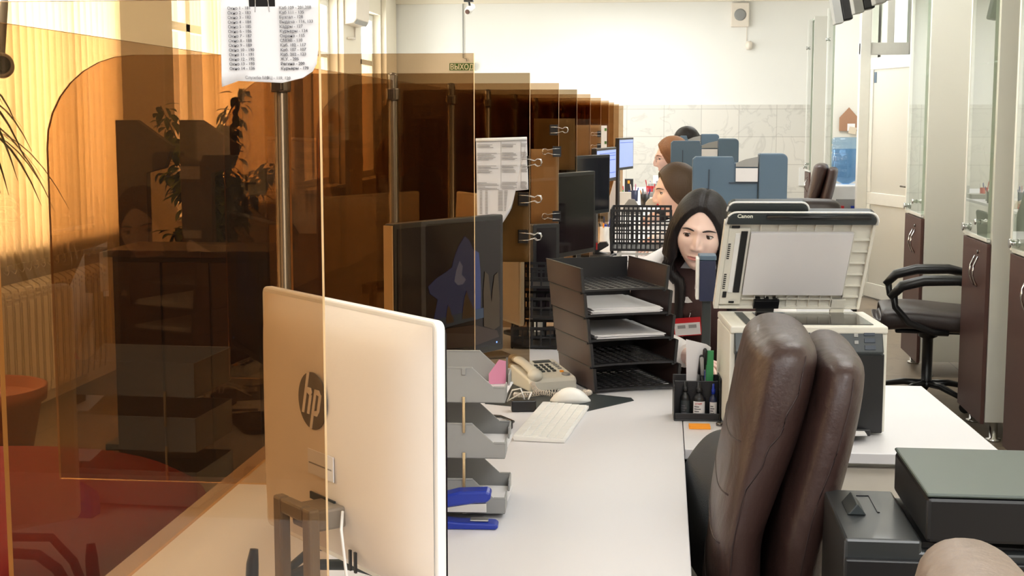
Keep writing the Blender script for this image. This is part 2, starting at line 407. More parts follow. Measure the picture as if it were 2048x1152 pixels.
# windows
for i, (a, b) in enumerate(WINS):
    w = thing('window_%d' % (i + 1), None, None, (LX - .12, (a + b) / 2, ZL)); struct(w)
    h, wd = ZH - ZL, b - a; m = MB(); y0, y1 = -wd / 2 + .005, wd / 2 - .005
    for (p, q, r, s_) in ((y0, y1, .005, .075), (y0, y1, h - .075, h - .005), (y0, y0 + .07, .075, h - .075), (y1 - .07, y1, .075, h - .075)): m.box(-.035, .035, p, q, r, s_)
    nm = max(1, round(wd / .75))
    for k in range(1, nm):
        c = y0 + (y1 - y0) * k / nm; m.box(-.03, .03, c - .045, c + .045, .075, h - .075)
    m.box(-.03, .03, y0 + .07, y1 - .07, h * .7 - .03, h * .7 + .03)
    m.build('window_frame', 'pvc', w, bevel=.004)
    m = MB(); m.box(-.004, .004, y0 + .07, y1 - .07, .075, h - .075); m.build('pane', 'window_glass', w)
    m = MB(); m.box(-.05, .2, y0, y1, -.03, .004); m.build('window_sill', 'pvc', w, bevel=.004)

# vertical blinds
def blinds(y0, y1, ztop, zbot, label, rz=28, step=.082):
    t = thing('vertical_blind', label, 'blinds', (LX + .09, y0, zbot), 0, None)
    m = MB(); m.box(-.02, .02, 0, y1 - y0, ztop - zbot, ztop - zbot + .04); m.build('headrail', 'pvc', t, bevel=.003)
    n = int((y1 - y0) / step); m = MB(); c = MB()
    for i in range(n):
        y = step * (i + .5); a = rad(90 - rz + random.uniform(-3, 3)); dx, dy = math.cos(a) * .0445, math.sin(a) * .0445
        prev = None; W_ = 6
        nx, ny = -math.sin(a), math.cos(a)
        for k in range(W_):
            u0, u1 = -1 + 2 * k / W_, -1 + 2 * (k + 1) / W_
            f = lambda u: (u * dx + nx * .006 * (1 - u * u), y + u * dy + ny * .006 * (1 - u * u))
            p, q = f(u0), f(u1)
            fc = m.face([(p[0], p[1], 0), (q[0], q[1], 0), (q[0], q[1], ztop - zbot), (p[0], p[1], ztop - zbot)]); fc.smooth = True
        m.box(-abs(dx) * .9 - .001, abs(dx) * .9 + .001, y - .02, y + .02, -.004, .022)
        if i < n - 1:
            c.tube([(.012, y, .012), (.02, y + step * .25, -.012), (.022, y + step * .5, -.022), (.02, y + step * .75, -.012), (.012, y + step, .012)], .0022, 5)
    o = m.build('blind_slats', 'blind', t, recalc=False); o['kind'] = 'stuff'
    o = c.build('bead_chain', 'pvc', t)
    return t
blinds(4.3, 8.14, 2.78, .775, 'cream vertical blind over the radiator beside the left frame edge')
blinds(9.66, 12.1, 2.78, .5, 'cream vertical blind behind the leafy ficus plant')
blinds(1.0, 4.1, 2.78, .775, 'cream vertical blind nearest the camera on the window wall')

# radiator under the blind
def radiator(y0, n, label):
    t = thing('radiator', label, 'radiator', (LX + .04, y0, .11), 0)
    for i in range(n):
        m = MB(); y = i * .08
        m.prism([(.005, 0), (.09, 0), (.095, .03), (.095, .53), (.088, .565), (.045, .59), (.005, .575)], y + .004, y + .068, 'y')
        m.box(.096, .101, y + .012, y + .06, .05, .50)
        for z in (.515, .54): m.box(.094, .103, y + .014, y + .058, z, z + .014)
        m.build('radiator_section', 'steel', t, bevel=.004)
    m = MB(); m.tube([(.05, -.12, .04), (.05, n * .08, .04)], .016, 10); m.tube([(.05, -.12, .54), (.05, 0, .54)], .016, 10)
    m.tube([(.05, -.12, -.1), (.05, -.12, .56)], .014, 10); m.build('pipe', 'steel', t)
    
    for q_ in (.1, n * .08 - .1): m = MB(); m.box(-.038, .02, q_, q_ + .03, .3, .34); m.build('bracket', 'steel', t)
radiator(6.35, 17, 'cream ribbed radiator under the bright vertical blind at the left')
radiator(2.2, 14, 'cream ribbed radiator hidden mostly at the near end of the window wall')

# ceiling light fixtures; the two behind the camera are made up
for i, (x, y) in enumerate(LAMPS):
    t = thing('ceiling_panel_light', 'square white ceiling light panel', 'ceiling light', (x, y, CEIL), 0, 'ceiling light panels above the hall')
    m = MB(); m.box(-.6, .6, -.65, .65, -.06, -.001); m.build('frame', 'pvc', t, bevel=.004)
    m = MB(); m.box(-.55, .55, -.6, .6, -.068, -.0605); m.build('diffuser', 'lamp', t)

# ================================================================== COUNTER AND DESKS
t = thing('service_counter', 'long white laminate counter running from the foreground to the far wall', 'counter', (0, 0, 0))
CX0, CX1, CY0, CY1 = -.925, .056, .5, 16.1
m = MB(); m.box(CX0, CX1, CY0, CY1, .725, .75); m.build('worktop', 'laminate', t, bevel=.002)
m = MB(); m.box(-.78, -.76, CY0 + .02, CY1 - .02, 0.002, .724); m.build('front_panel', 'cream', t)
for y in (.6, 1.52, 2.79, 3.97, 5.1, 6.2, 7.35, 8.5, 9.7, 10.8, 12.0, 13.2, 14.1, 15.4):
    m = MB(); m.box(-.758, -.46, y - .011, y + .011, 0.002, .724); m.build('side_panel', 'cream', t)

def side_desk(y0, y1, label, x1=.782):
    t = thing('side_desk', label, 'desk', (CX1 + .002, y0, 0), 0, None)
    w, d = x1 - CX1 - .002, y1 - y0
    m = MB(); m.prism([(0, 0), (w + .002, 0), (w - .012, d * .42), (w - .035, d), (0, d)], .725, .75, 'z', cap_mi=0); m.build('worktop', 'laminate', t, bevel=.002)
    m = MB(); m.box(w - .46, w - .03, .06, d - .06, .05, .715)
    m.box(w - .44, w - .05, .08, d - .08, 0.002, .05); p = m.build('drawer_unit', 'cream', t, bevel=.002)
    for k in range(3):
        m = MB(); m.box(w - .455, w - .035, .042, .0595, .07 + k * .215, .275 + k * .215); f = m.build('drawer_front', 'lam_edge', t, bevel=.003)
        m = MB(); m.tube([(w - .31, .042, .2 + k * .215), (w - .3, .025, .2 + k * .215), (w - .19, .025, .2 + k * .215), (w - .18, .042, .2 + k * .215)], .004, 8); m.build('drawer_handle', 'chrome', f)
    m = MB(); m.box(.02, .045, .05, d - .05, 0.002, .7245); m.build('side_panel', 'cream', t)
    m = MB(); m.box(.045, w - .462, d - .1, d - .08, .3, .7245); m.build('modesty_panel', 'cream', t)
    return t
side_desk(3.215, 4.07, 'white side desk under the open-lidded printer, drawers facing the camera')
side_desk(5.15, 6.0, 'white side desk under the nearer slate blue printer')
side_desk(7.12, 7.74, 'white side desk under the farther large slate blue printer')
side_desk(9.25, 9.92, 'white side desk at the far end before the marble wall')

# ================================================================== PARTITION PANES
PY = [1.53, 2.80, 3.98, 5.085, 6.15, 7.28, 8.49, 9.72, 10.72, 11.9, 13.2]
PXR, PXL, PTOP, LPX = -.378, -1.272, 1.642, -.766
where = ['nearest the camera with the phone list clipped on it', 'second from the camera, before the seascape monitor', 'with the torn two-column notice on its near face',
         'fourth from the camera, edge carrying three clips', 'fifth from the camera, just behind the tall dark monitor', 'sixth from the camera', 'seventh from the camera, beside the white strip with green marks',
         'eighth from the camera', 'ninth from the camera', 'tenth from the camera', 'last of the row nearest the marble wall']
def pane_poly(h):
    r = .19; pts = [(PXR, 0), (PXR, h)]
    for k in range(9):
        a = PI / 2 + (PI / 2) * k / 8; pts.append((PXL + r + r * math.cos(a), h - r + r * math.sin(a)))
    pts += [(PXL, 0)]
    return pts
for i, y in enumerate(PY):
    t = thing('divider_pane', 'amber cross partition pane ' + where[i], 'partition', (0, y, .7505), 0, 'cross panes between the counter windows')
    h = PTOP - .7505; m = MB()
    m.prism(pane_poly(h), -.005, .005, 'y', mi=1, cap_mi=0)
    m.build('pane', ['smoke' if i in (2, 4) else 'amber', 'amber_edge'], t)
    for x in (-.68, -.45):
        m = MB(); m.box(x - .02, x + .02, -.014, -.0053, .0, .035); m.box(x - .02, x + .02, .0053, .014, .0, .035); m.build('foot_clamp', 'brass', t, bevel=.002)
ly = PY + [14.1]
for i in range(11):
    a, b = ly[i] + (.03 if i else .012), ly[i + 1] - .03
    t = thing('counter_screen', 'amber tinted lengthwise counter screen %s' % ['from the nearest cross pane to the first chrome post', 'between the first and second chrome posts', 'between the second and third chrome posts'][i] if i < 3 else 'amber tinted lengthwise counter screen far along the row', 'glass screen', (LPX, a, .7505), 0, 'lengthwise screens along the counter')
    m = MB(); z0 = .1 if i else .1
    m.prism([(0, z0), (b - a, z0), (b - a, PTOP - .7505 - .02), (0, PTOP - .7505 - .02)], -.003, .003, 'x', mi=1, cap_mi=0); m.build('pane', ['amber', 'amber_edge'], t)
for i, y in list(enumerate(PY + [14.1]))[1:]:
    lab = {1: 'chrome screen post directly below the hanging phone list', 2: 'chrome screen post standing behind the second cross pane'}.get(i, 'slim chrome screen post along the counter')
    t = thing('screen_post', lab, 'post', (LPX, y - .028, .7505), 0, 'chrome posts holding the counter screens')
    yy = 0
    m = MB(); m.lathe([(.023, 0), (.023, .006), (.014, .01), (.014, .885), (.012, .89), (.004, .893)], 20); m.build('pole', 'brass', t)
    for z in (.815, .2):
        m = MB(); m.lathe([(.02, z), (.021, z + .004), (.021, z + .03), (.02, z + .034)], 20)
        m.box(-.011, .011, -.034, .0235, z + .003, z + .031); m.build('glass_clamp', 'brass', t, bevel=.002)

# ================================================================== binder clips
def clip(x, y, z, label, w=.03, dirx=1, flip=False):
    """binder clip gripping a pane edge; body opens towards -X, wire loops stick out to +X"""
    t = thing('binder_clip', label, 'binder clip', (x, y, z), 0 if dirx > 0 else PI, 'binder clips on the pane edges')
    m = MB(); m.prism([(.006, -.009), (.008, -.009), (.008, .009), (.006, .009), (-.022, .0045), (-.022, .0035), (.004, .0075), (.004, -.0075), (-.022, -.0035), (-.022, -.0045)], -w / 2, w / 2, 'z')
    m.build('clip_body', 'black', t)
    for s_ in (-1, 1):
        m = MB(); q = .011
        m.tube([(-.018, s_ * .006, -q), (.008, s_ * .0115, -q * .9), (.026, s_ * .013, -q * .45), (.034, s_ * .013, -q * .95), (.043, s_ * .013, -q * .8), (.046, s_ * .013, 0), (.043, s_ * .013, q * .8), (.034, s_ * .013, q * .95), (.026, s_ * .013, q * .45), (.008, s_ * .0115, q * .9), (-.018, s_ * .006, q)], .0011, 6)
        m.build('wire_handle', 'chrome', t)
    return t
E1 = PXR
for (px, py, Y, lab) in [(1060, 325, PY[2], 'black binder clip holding the torn notice on the third pane'), (1060, 398, PY[2], 'black binder clip below the torn notice, middle of the pane edge'),
                         (1060, 473, PY[2], 'black binder clip low on the third pane edge by the black trays')]:
    clip(E1 - .012, Y, at(px, py, Y).z, lab, .038)
for (py, lab, d) in [(260, 'top binder clip on the fourth pane edge', 1), (303, 'binder clip with loops turned left, upper on the fourth pane edge', -1), (432, 'binder clip with loops turned left, lower on the fourth pane edge', -1)]:
    clip(E1 + (-.012 if d > 0 else -.012), PY[3] + (-.012 if d < 0 else 0), at(1118, py, PY[3]).z, lab, .038, d)
for (py, lab) in [(268, 'small far binder clip above the strip with green marks'), (293, 'small far binder clip beside the strip with green marks')]:
    clip(E1 - .012, PY[6], at(1205, py, PY[6]).z, lab, .036, -1)

# ================================================================== papers on the panes
def sheet(name, poly, Y, label, cat, m_='paper', amp=.0, th=.0006, group=None):
    """flat sheet in a plane Y=const, with slight curl; poly of (x, z)"""
    bm = bmesh.new(); f = bm.faces.new([bm.verts.new((x, 0, z)) for x, z in poly])
    bmesh.ops.triangulate(bm, faces=bm.faces[:]); bmesh.ops.subdivide_edges(bm, edges=bm.edges[:], cuts=6, use_grid_fill=True)
    x0 = min(p[0] for p in poly); z0 = min(p[1] for p in poly); z1 = max(p[1] for p in poly)
    for v in bm.verts: v.co.y -= amp * ((z1 - v.co.z) / (z1 - z0)) ** 2 * (1 + .4 * math.sin(9 * (v.co.x - x0)))
    me = bpy.data.meshes.new(name); bm.to_mesh(me); bm.free(); me.materials.append(M[m_])
    o = bpy.data.objects.new(name, me); C.objects.link(o)
    so = o.modifiers.new('solid', 'SOLIDIFY'); so.thickness = th
    for p in me.polygons: p.use_smooth = True
    return o
# phone list on the nearest pane
Y = PY[0] - .009
P = lambda x, y: (at(x, y, Y).x, at(x, y, Y).z - PTOP)
t = thing('phone_list', 'white printed phone list clipped to the nearest amber pane', 'paper', (0, Y, PTOP), 0)
cor = [(441, -6), (637, -6), (637, 100), (634, 128), (626, 143), (607, 156), (565, 166), (478, 162), (445, 174), (443, 90)]
o = sheet('sheet', [P(*c) for c in cor], Y, None, None, amp=.0015); o.parent = t
col1 = '\n'.join('Окно %d - %d' % (k, v) for k, v in zip(range(1, 15), (181, 183, 182, 184, 185, 186, 187, 188, 189, 190, 191, 192, 193, 136)))
col2 = 'Каб 109 - 201,208\nКаб 111 - 135\nБухгал - 128\nВыдача - 116, 133\nКадры - 127\nКурьеры - 134\nОхрана - 115\nСМЭВ - 110\nКаб. 102 - 117\nКаб. 107 - 107\nКаб. 202 - 123\nЖ.У. - 205\nРегина - 200\nКурьеры - 170'
s1 = .0047
a = P(456, 20); text('left_column', col1, s1, 'ink', t, (a[0], -.0027, a[1]), (PI / 2, rad(-.8), 0), line=1.07)
a = P(559, 19); text('right_column', col2, s1, 'ink', t, (a[0], -.0027, a[1]), (PI / 2, rad(-.8), 0), line=1.07)
a = P(492, 158); text('footer_line', 'Служба МФЦ - 119, 120', s1, 'ink_l', t, (a[0], -.0030, a[1]), (PI / 2, rad(.8), 0))
# the big clip on top of it
t = thing('binder_clip', 'large black binder clip gripping the phone list at the top edge', 'binder clip', (at(529, 10, PY[0]).x, PY[0], PTOP), 0); t.scale = (.62, .8, .66)
m = MB(); m.prism([(-.014, .008), (.014, .008), (.014, .004), (.007, -.026), (.0055, -.026), (.012, .003), (-.012, .003), (-.0085, -.026), (-.0105, -.026), (-.014, .003)], -.0235, .0235, 'x'); m.build('clip_body', 'black', t)
for s_ in (-1, 1):
    m = MB(); yy = s_ * .016
    m.tube([(-.013, s_ * .0115, -.022), (-.011, s_ * .014, 0), (-.006, yy, .02), (-.008, yy, .034), (0, yy, .04), (.008, yy, .034), (.006, yy, .02), (.011, s_ * .014, 0), (.013, s_ * .0115, -.022)], .0011, 6); m.build('wire_handle', 'chrome', t)
# torn notice on the third pane
Y = PY[2] - .008
P = lambda x, y: (at(x, y, Y).x, at(x, y, Y).z - 1.0)
t = thing('torn_notice', 'white two-column printed notice with its lower right torn away on the third pane', 'paper', (0, Y, 1.0), 0)
cor = [(952, 280), (1054, 277), (1057, 379), (1028, 382), (1024, 416), (1005, 444), (990, 470), (955, 470)]
o = sheet('sheet', [P(*c) for c in cor], Y, None, None, amp=.003); o.parent = t
a, b = P(952, 280), P(1054, 277); m = MB(); m.tube([(a[0], -.004, a[1]), (b[0], -.004, b[1])], .005, 10); m.build('rolled_top', 'white', t)
m = MB(); rnd = random.Random(3)
def line(x0, x1, y, h=2.2, mm=None):
    a, b = P(x0, y), P(x1, y + h); (mm or m).box(a[0], b[0], -.0062, -.0055, b[1], a[1])
y = 289
while y < 373:
    if rnd.random() < .8:
        for k in range(3): line(955, 955 + rnd.uniform(14, 44), y + k * 2.5, 1.1)
        for k in range(3): line(1004, 1004 + rnd.uniform(22, 32), y + k * 2.5 - 1, 1.1)
        for k in range(3): line(1043, 1043 + rnd.uniform(8, 12), y + k * 2.5 - 2, 1.1)
    y += 8.4
for y in range(381, 428, 3):
    line(960, 965, y, 1.3); line(971, 976, y, 1.3)
    if y < 421: line(997, 1006, y, 1.3); line(1009, 1016 - (y - 381) * .1, y, 1.3)
for x in (1002, 1042): a, b = P(x, 283), P(x + .8, 376); m.box(a[0], b[0], -.0062, -.0055, b[1], a[1])
m.build('printed_lines', 'ink_l', t)
# plain sheets behind the panes
def plain(Y, corners, label, mt='cardpaper'):
    P = lambda x, y: (at(x, y, Y).x, at(x, y, Y).z)
    pts = [P(*c) for c in corners]; zc = min(p[1] for p in pts)
    o = sheet('paper_sheet', [(a, b - zc) for a, b in pts], Y, None, None, mt); o.location = (0, Y, zc)
    return tag(o, label, 'paper')
plain(PY[2] + .010, [(958, 384), (1058, 384), (1058, 524), (960, 524)], 'plain cream sheet behind the torn notice on the third pane')
plain(PY[3] + .010, [(1062, 298), (1116, 298), (1116, 447), (1062, 447)], 'plain cream sheet hung behind the fourth pane, lower of two')
plain(PY[4] + .010, [(1068, 237), (1150, 237), (1150, 340), (1068, 340)], 'plain cream sheet hung behind the fifth pane')
plain(PY[5] + .010, [(1122, 250), (1179, 250), (1179, 311), (1122, 311)], 'plain cream sheet hung behind the sixth pane')
plain(PY[6] + .012, [(1158, 250), (1201, 250), (1201, 311), (1158, 311)], 'plain cream sheet hung behind the seventh pane')
Y = PY[6] - .008
t = thing('marked_strip', 'white paper strip with green marks on the seventh pane edge', 'paper', at(1202, 311, Y), 0)
a, b = at(1202, 311, Y), at(1214, 251, Y)
m = MB(); m.box(0, b.x - a.x, -.001, 0, 0, b.z - a.z); m.build('strip', 'paper', t)
m = MB()
for py in (256, 282): q = at(1209, py + 6, Y); m.box(q.x - a.x, q.x - a.x + .013, -.002, -.0012, q.z - a.z, q.z - a.z + .017)
m.build('green_mark', 'signgreen', t)
for (px0, px1, py0, py1, Y, lab, mt) in [(668, 846, 388, 640, 6.6, 'large cream board lying behind the screens under the counter lamps', 'cardpaper')]:
    pass

# ================================================================== MONITORS
def rounded(w, h, r, n=5):
    pts = []
    for cx, cy, a0 in ((w / 2 - r, h - r, 0), (-w / 2 + r, h - r, PI / 2), (-w / 2 + r, r, PI), (w / 2 - r, r, 1.5 * PI)):
        for k in range(n + 1): a = a0 + PI / 2 * k / n; pts.append((cx + r * math.cos(a), cy + r * math.sin(a)))
    return pts
def white_aio(name, label, L, Rr, ztop, logo=True):
    """white all-in-one computer seen from behind; L, Rr = (x, y) of the top corners left / right as the camera sees it"""
    L = Vector(L); Rr = Vector(Rr); w = (Rr - L).length; a = math.atan2(Rr.y - L.y, Rr.x - L.x); c = (L + Rr) / 2
    t = thing(name, label, 'computer monitor', (c.x, c.y, .7505), a)       # local: back face towards -Y
    H = ztop - .7505; z0 = .13; h = H - z0
    m = MB(); m.prism([(x, z + z0) for x, z in rounded(w, h, .012)], 0, .014, 'y'); m.build('bezel_rim', 'white', t, bevel=.003)
    # slightly bellied back cover
    bm = MB(); nx, nz = 24, 20; rows = []
    for j in range(nz + 1):
        r_ = []
        for i in range(nx + 1):
            u, v = -1 + 2 * i / nx, j / nz
            su = math.copysign(abs(u) ** .8, u)
            d = .030 * (1 - abs(u) ** 6) * (1 - abs(2 * v - 1) ** 8) ** .7 + .012 * math.exp(-((u) / .6) ** 2) * (1 - (2 * v - 1) ** 2)
            r_.append(bm.bm.verts.new((u * (w / 2 - .008), -.0005 - d, z0 + .008 + v * (h - .016))))
        rows.append(r_)
    for j in range(nz):
        for i in range(nx):
            f = bm.bm.faces.new((rows[j][i], rows[j][i + 1], rows[j + 1][i + 1], rows[j + 1][i])); f.smooth = True
    bm.build('back_cover', 'ivory', t)
    m = MB(); m.prism([(x, z + z0) for x, z in rounded(w - .01, h - .01, .01)], .0145, .0185, 'y'); m.build('screen', 'screen', t)
    # handle-like stand: two uprights joined by a rounded top bar, foot frame on the desk
    m = MB(); sx0, sw = .040, .053
    m.box(sx0 - sw, sx0 - sw + .022, -.105, -.088, 0.0, .245); m.box(sx0 + sw - .022, sx0 + sw, -.105, -.088, 0.0, .245); m.box(sx0 - sw + .0221, sx0 + sw - .0221, -.105, -.088, .223, .245)
    m.box(sx0 - .03, sx0 + .03, -.0879, -.035, .205, .235); m.box(sx0 - sw, sx0 + sw, -.0879, .06, 0, .008)
    m.build('stand', 'standgrey', t, bevel=.006)
    m = MB(); m.box(-.02, .05, -.0430, -.0405, z0 + .098, z0 + .108); m.build('port_recess', 'darkgrey', t)
    for k in range(2): m = MB(); m.box(.075 + k * .014, .0795 + k * .014, -.036, -.0330, z0 + .016, z0 + .045); m.build('vent_slot', 'black', t)
    m = MB(); m.tube([(.075, -.044, z0 + .10), (.09, -.055, z0 + .08), (.100, -.055, z0 + .03), (.104, -.05, z0 - .03), (.098, -.04, z0 - .1)], .0022, 8); m.build('white_lead', 'white', t)
    if logo:
        lx, lz, lr = -.006, z0 + .240, .0405
        m = MB(); m.lathe([(lr, 0), (lr, .0012)], 40, Matrix.Translation((lx, -.0428, lz)) @ Matrix.Rotation(PI / 2, 4, 'X')); d = m.build('emblem_disc', 'logo', t)
        m = MB(); sh = .28
        def bar(x0, z0_, z1, w_=.0065):
            m.prism([(lx + x0 + sh * z0_, lz + z0_), (lx + x0 + w_ + sh * z0_, lz + z0_), (lx + x0 + w_ + sh * z1, lz + z1), (lx + x0 + sh * z1, lz + z1)], -.0449, -.0441, 'y')
        bar(-.024, -.02, .0395); bar(-.009, -.02, .008)          # h
        m.prism([(lx - .018, lz + .012), (lx - .016, lz + .018), (lx - .002, lz + .018), (lx + .0005, lz + .012), (lx - .004, lz + .006)], -.0449, -.0441, 'y')
        bar(.0035, -.0395, .018); bar(.0175, -.013, .012)         # p
        m.prism([(lx + .008, lz + .012), (lx + .009, lz + .018), (lx + .021, lz + .018), (lx + .027, lz + .010), (lx + .019, lz + .010)], -.0449, -.0441, 'y')
        m.prism([(lx + .001, lz - .0145), (lx + .001, lz - .02), (lx + .014, lz - .02), (lx + .021, lz - .012), (lx + .013, lz - .012)], -.0449, -.0441, 'y')
        m.build('emblem_letters', 'ivory', d)
        m = MB(); m.box(-.022, .05, -.0440, -.0425, z0 + .135, z0 + .170); s_ = m.build('rating_label', 'paper', t)
        m = MB(); m.box(-.018, .046, -.0446, -.0442, z0 + .150, z0 + .152); m.build('label_text', 'ink_l', s_)
    return t
white_aio('desktop_monitor', 'large white monitor seen from behind in the foreground, straddling the nearest amber pane', (-.612, 2.085), (-.282, 1.728), 1.257)
white_aio('desktop_monitor', 'white monitor seen from behind through several amber panes, behind the torn notice', (-.70, 4.72), (-.43, 4.23), 1.27, False)

def flat_monitor(label, L, Rr, ztop, zbot, lit=None, tilt=0., group=None, bez=.012, back='black'):
    """slim monitor whose screen faces the camera side"""
    L = Vector(L); Rr = Vector(Rr); w = (Rr - L).length; a = math.atan2(Rr.y - L.y, Rr.x - L.x); c = (L + Rr) / 2
    t = thing('flat_monitor', label, 'computer monitor', (c.x, c.y, .7505), a, group)
    h = ztop - zbot; z0 = zbot - .7505
    m = MB(); m.prism([(x, z + z0) for x, z in rounded(w, h, .006)], -.008, .02, 'y'); m.prism([(x * .6, z * .6 + z0 + h * .2) for x, z in rounded(w, h, .02)], .02, .045, 'y'); m.build('casing', back, t, bevel=.002)
    m = MB(); m.box(-w / 2 + bez, w / 2 - bez, -.0092, -.0081, z0 + bez * 1.3, z0 + h - bez); s_ = m.build('screen', lit or 'screen', t)
    m = MB(); m.box(-.03, .03, .045, .062, .012, z0 + h * .55); m.build('stand_neck', back, t, bevel=.003)
    m = MB(); m.prism([(x, y - .09 + .04) for x, y in rounded(.22, .18, .03)], 0.0, .012, 'z'); m.build('stand_foot', back, t, bevel=.003)
    return t, s_, w, h, z0
t, s_, w, h, z0 = flat_monitor('black desktop monitor with a seascape wallpaper behind the second amber pane', (-.622, 3.17), (-.411, 3.54), 1.272, .925)
m = MB(); m.box(-w / 2 - .004, -w / 2 - .0005, -.006, .02, z0 + .004, z0 + h - .004); m.build('side_trim', 'wood', t)
def spoly(name, pts, mt, d):
    m = MB(); m.prism([(-w / 2 + u * w, z0 + v * h) for u, v in pts], -.0098 - d, -.0094 - d, 'y'); m.build(name, mt, s_)
spoly('wallpaper_sky', [(.33, .30), (.37, .45), (.30, .50), (.285, .55), (.36, .60), (.44, .63), (.50, .66), (.52, .72), (.56, .80), (.62, .87), (.66, .84), (.70, .77), (.755, .74), (.77, .60), (.775, .45), (.77, .30)], 'sky_scr', 0)
spoly('wallpaper_cloud', [(.52, .56), (.54, .64), (.57, .70), (.60, .66), (.59, .60), (.63, .56), (.60, .53), (.55, .53)], 'cloud_scr', .0004)
spoly('wallpaper_sea', [(.35, .24), (.34, .31), (.60, .33), (.92, .34), (.92, .27)], 'sea_scr', .0005)
spoly('wallpaper_rock', [(.44, .27), (.445, .34), (.46, .40), (.475, .38), (.49, .33), (.51, .30), (.515, .27)], 'rock_scr', .001)
spoly('wallpaper_rock', [(.59, .28), (.60, .37), (.615, .44), (.635, .48), (.65, .43), (.675, .39), (.70, .34), (.71, .28)], 'rock_scr', .001)
spoly('wallpaper_rock', [(.80, .20), (.795, .45), (.81, .60), (.845, .57), (.86, .46), (.875, .36), (.885, .45), (.905, .56), (.94, .58), (.955, .40), (.955, .18), (.90, .16)], 'rock_scr', .001)
spoly('wallpaper_shore', [(.36, .10), (.37, .20), (.45, .235), (.70, .225), (.93, .15), (.95, .10), (.70, .07)], 'shore_scr', .0012)
m = MB(); m.lathe([(.0022, 0), (.0022, .001)], 10, Matrix.Translation((w / 2 - .03, -.0092, z0 + .022)) @ Matrix.Rotation(PI / 2, 4, 'X')); m.build('power_light', 'led', t)

def mon_px(label, x0, x1, ytop0, ytop1, ybot, Y0, Y1, lit=None):
    a, b = at(x0, ytop0, Y0), at(x1, ytop1, Y1); zb = at(x1, ybot, Y1).z
    return flat_monitor(label, (a.x, a.y), (b.x, b.y), (a.z + b.z) / 2, zb, lit, bez=.014)
mon_px('low black monitor behind the fourth pane, left of the tall dark monitor', 1064, 1117, 448, 447, 640, 4.86, 4.92)
mon_px('tall dark monitor with blank screen behind the fourth pane', 1096, 1187, 347, 343, 503, 5.25, 5.6)
mon_px('dark blank monitor with a grey diagonal reflection behind the sixth pane', 1130, 1217, 312, 310, 424, 6.5, 6.95)
tt = mon_px('narrow lit blue monitor, nearer of the two lit screens', 1190, 1230, 296, 295, 360, 7.6, 8.1, 'scr_blue')
t, s_, w, h, z0 = tt; m = MB()
for v in (.24, .62, .75, .82): m.box(-w * .36, w * .44, -.0100, -.0094, z0 + h * v, z0 + h * (v + .02))
m.build('window_bars', 'scr_line', s_)
tt = mon_px('narrow lit blue monitor, farther of the two lit screens', 1236, 1265, 276, 275, 337, 9.9, 10.3, 'scr_blue')
t, s_, w, h, z0 = tt; m = MB(); m.box(-w * .44, w * .44, -.0100, -.0094, z0 + h * .84, z0 + h * .86); m.build('window_bars', 'scr_line', s_)

# ================================================================== LETTER TRAYS
def tray_tier(parent, w, d, h, mat_b, mat_w, dx, dy, z, flare=.006, notch=False, holes=(9, 12)):
    """one letter tray, open front at -Y, standing at (dx, dy, z); walls left, right, back, perforated floor"""
    m = MB(); th = .0028
    # perforated floor
    m.grid((-w / 2, .02, .004), (w, 0, 0), (0, d - .024, 0), holes[0], holes[1], .0085, .0022, 1)
    # curved front lip
    pts = [(-w / 2, 0), (-w / 4, .008), (0, .011), (w / 4, .008), (w / 2, 0), (w / 2, .026), (-w / 2, .026)]
    m.prism(pts, .001, .0065, 'z', mi=1)
    for s_ in (-1, 1):
        x0 = s_ * w / 2; x1 = s_ * (w / 2 + flare)
        m.prism([(x0, 0), (x0 + s_ * th, 0), (x1 + s_ * th, h), (x1, h)], 0, d, 'y', mi=0)
        m.prism([(x0 - s_ * .004, 0), (x0 + s_ * .004, 0), (x1 + s_ * .004, h), (x1 - s_ * .004, h)], -.004, .005, 'y', mi=1)
        m.box(min(x1, x1 + s_ * th) - .001, max(x1, x1 + s_ * th) + .001, 0, d, h - .002, h + .0012, 1)
        m.box(x0 + s_ * .0 - .004, x0 + .004, .01, .02, -.006, 0.001, 1)
    m.box(-w / 2 - .001, w / 2 + .001, d - th, d, 0, h, 1)
    return m.build('letter_tray', [mat_w, mat_b], parent, loc=(dx, dy, z))
t = thing('letter_tray_stack', 'five-tier black letter tray stack standing on the counter beside the telephone', 'letter tray', (-.066, 3.892, .7505), rad(23))
TR = []
for k in range(5):
    TR.append((.0 - .0105 * k, -.002 * k, .006 + .0705 * k)); tray_tier(t, .246, .30, .0665, 'black_soft', 'tray_wall', *TR[-1])
def paper_pile(label, px, py, z, rz, n, w=.205, d=.285, mt='paper'):
    t_ = thing('paper_pile', label, 'paper pile', (px, py, z), rz); rnd = random.Random(n)
    for k in range(n):
        m = MB(); a = rnd.uniform(-.06, .06); mt_ = Matrix.Translation((rnd.uniform(-.006, .006), rnd.uniform(-.004, .004), k * .0022)) @ Matrix.Rotation(a, 4, 'Z')
        m.box(-w / 2, w / 2, 0, d, 0, .0019, 0, mt_); m.build('paper_sheaf', mt, t_)
    return t_
R12 = Matrix.Rotation(rad(23), 3, 'Z'); base = Vector((-.066, 3.892, .7505))
for k, n, lab in ((3, 7, 'pile of printed sheets in the second tray from the top of the black stack'), (2, 5, 'pile of sheets in the middle tray of the black stack')):
    q = base + R12 @ Vector(TR[k]) + R12 @ Vector((0.0, .006, .0075)); p_ = paper_pile(lab, q.x, q.y, q.z, rad(23), n)
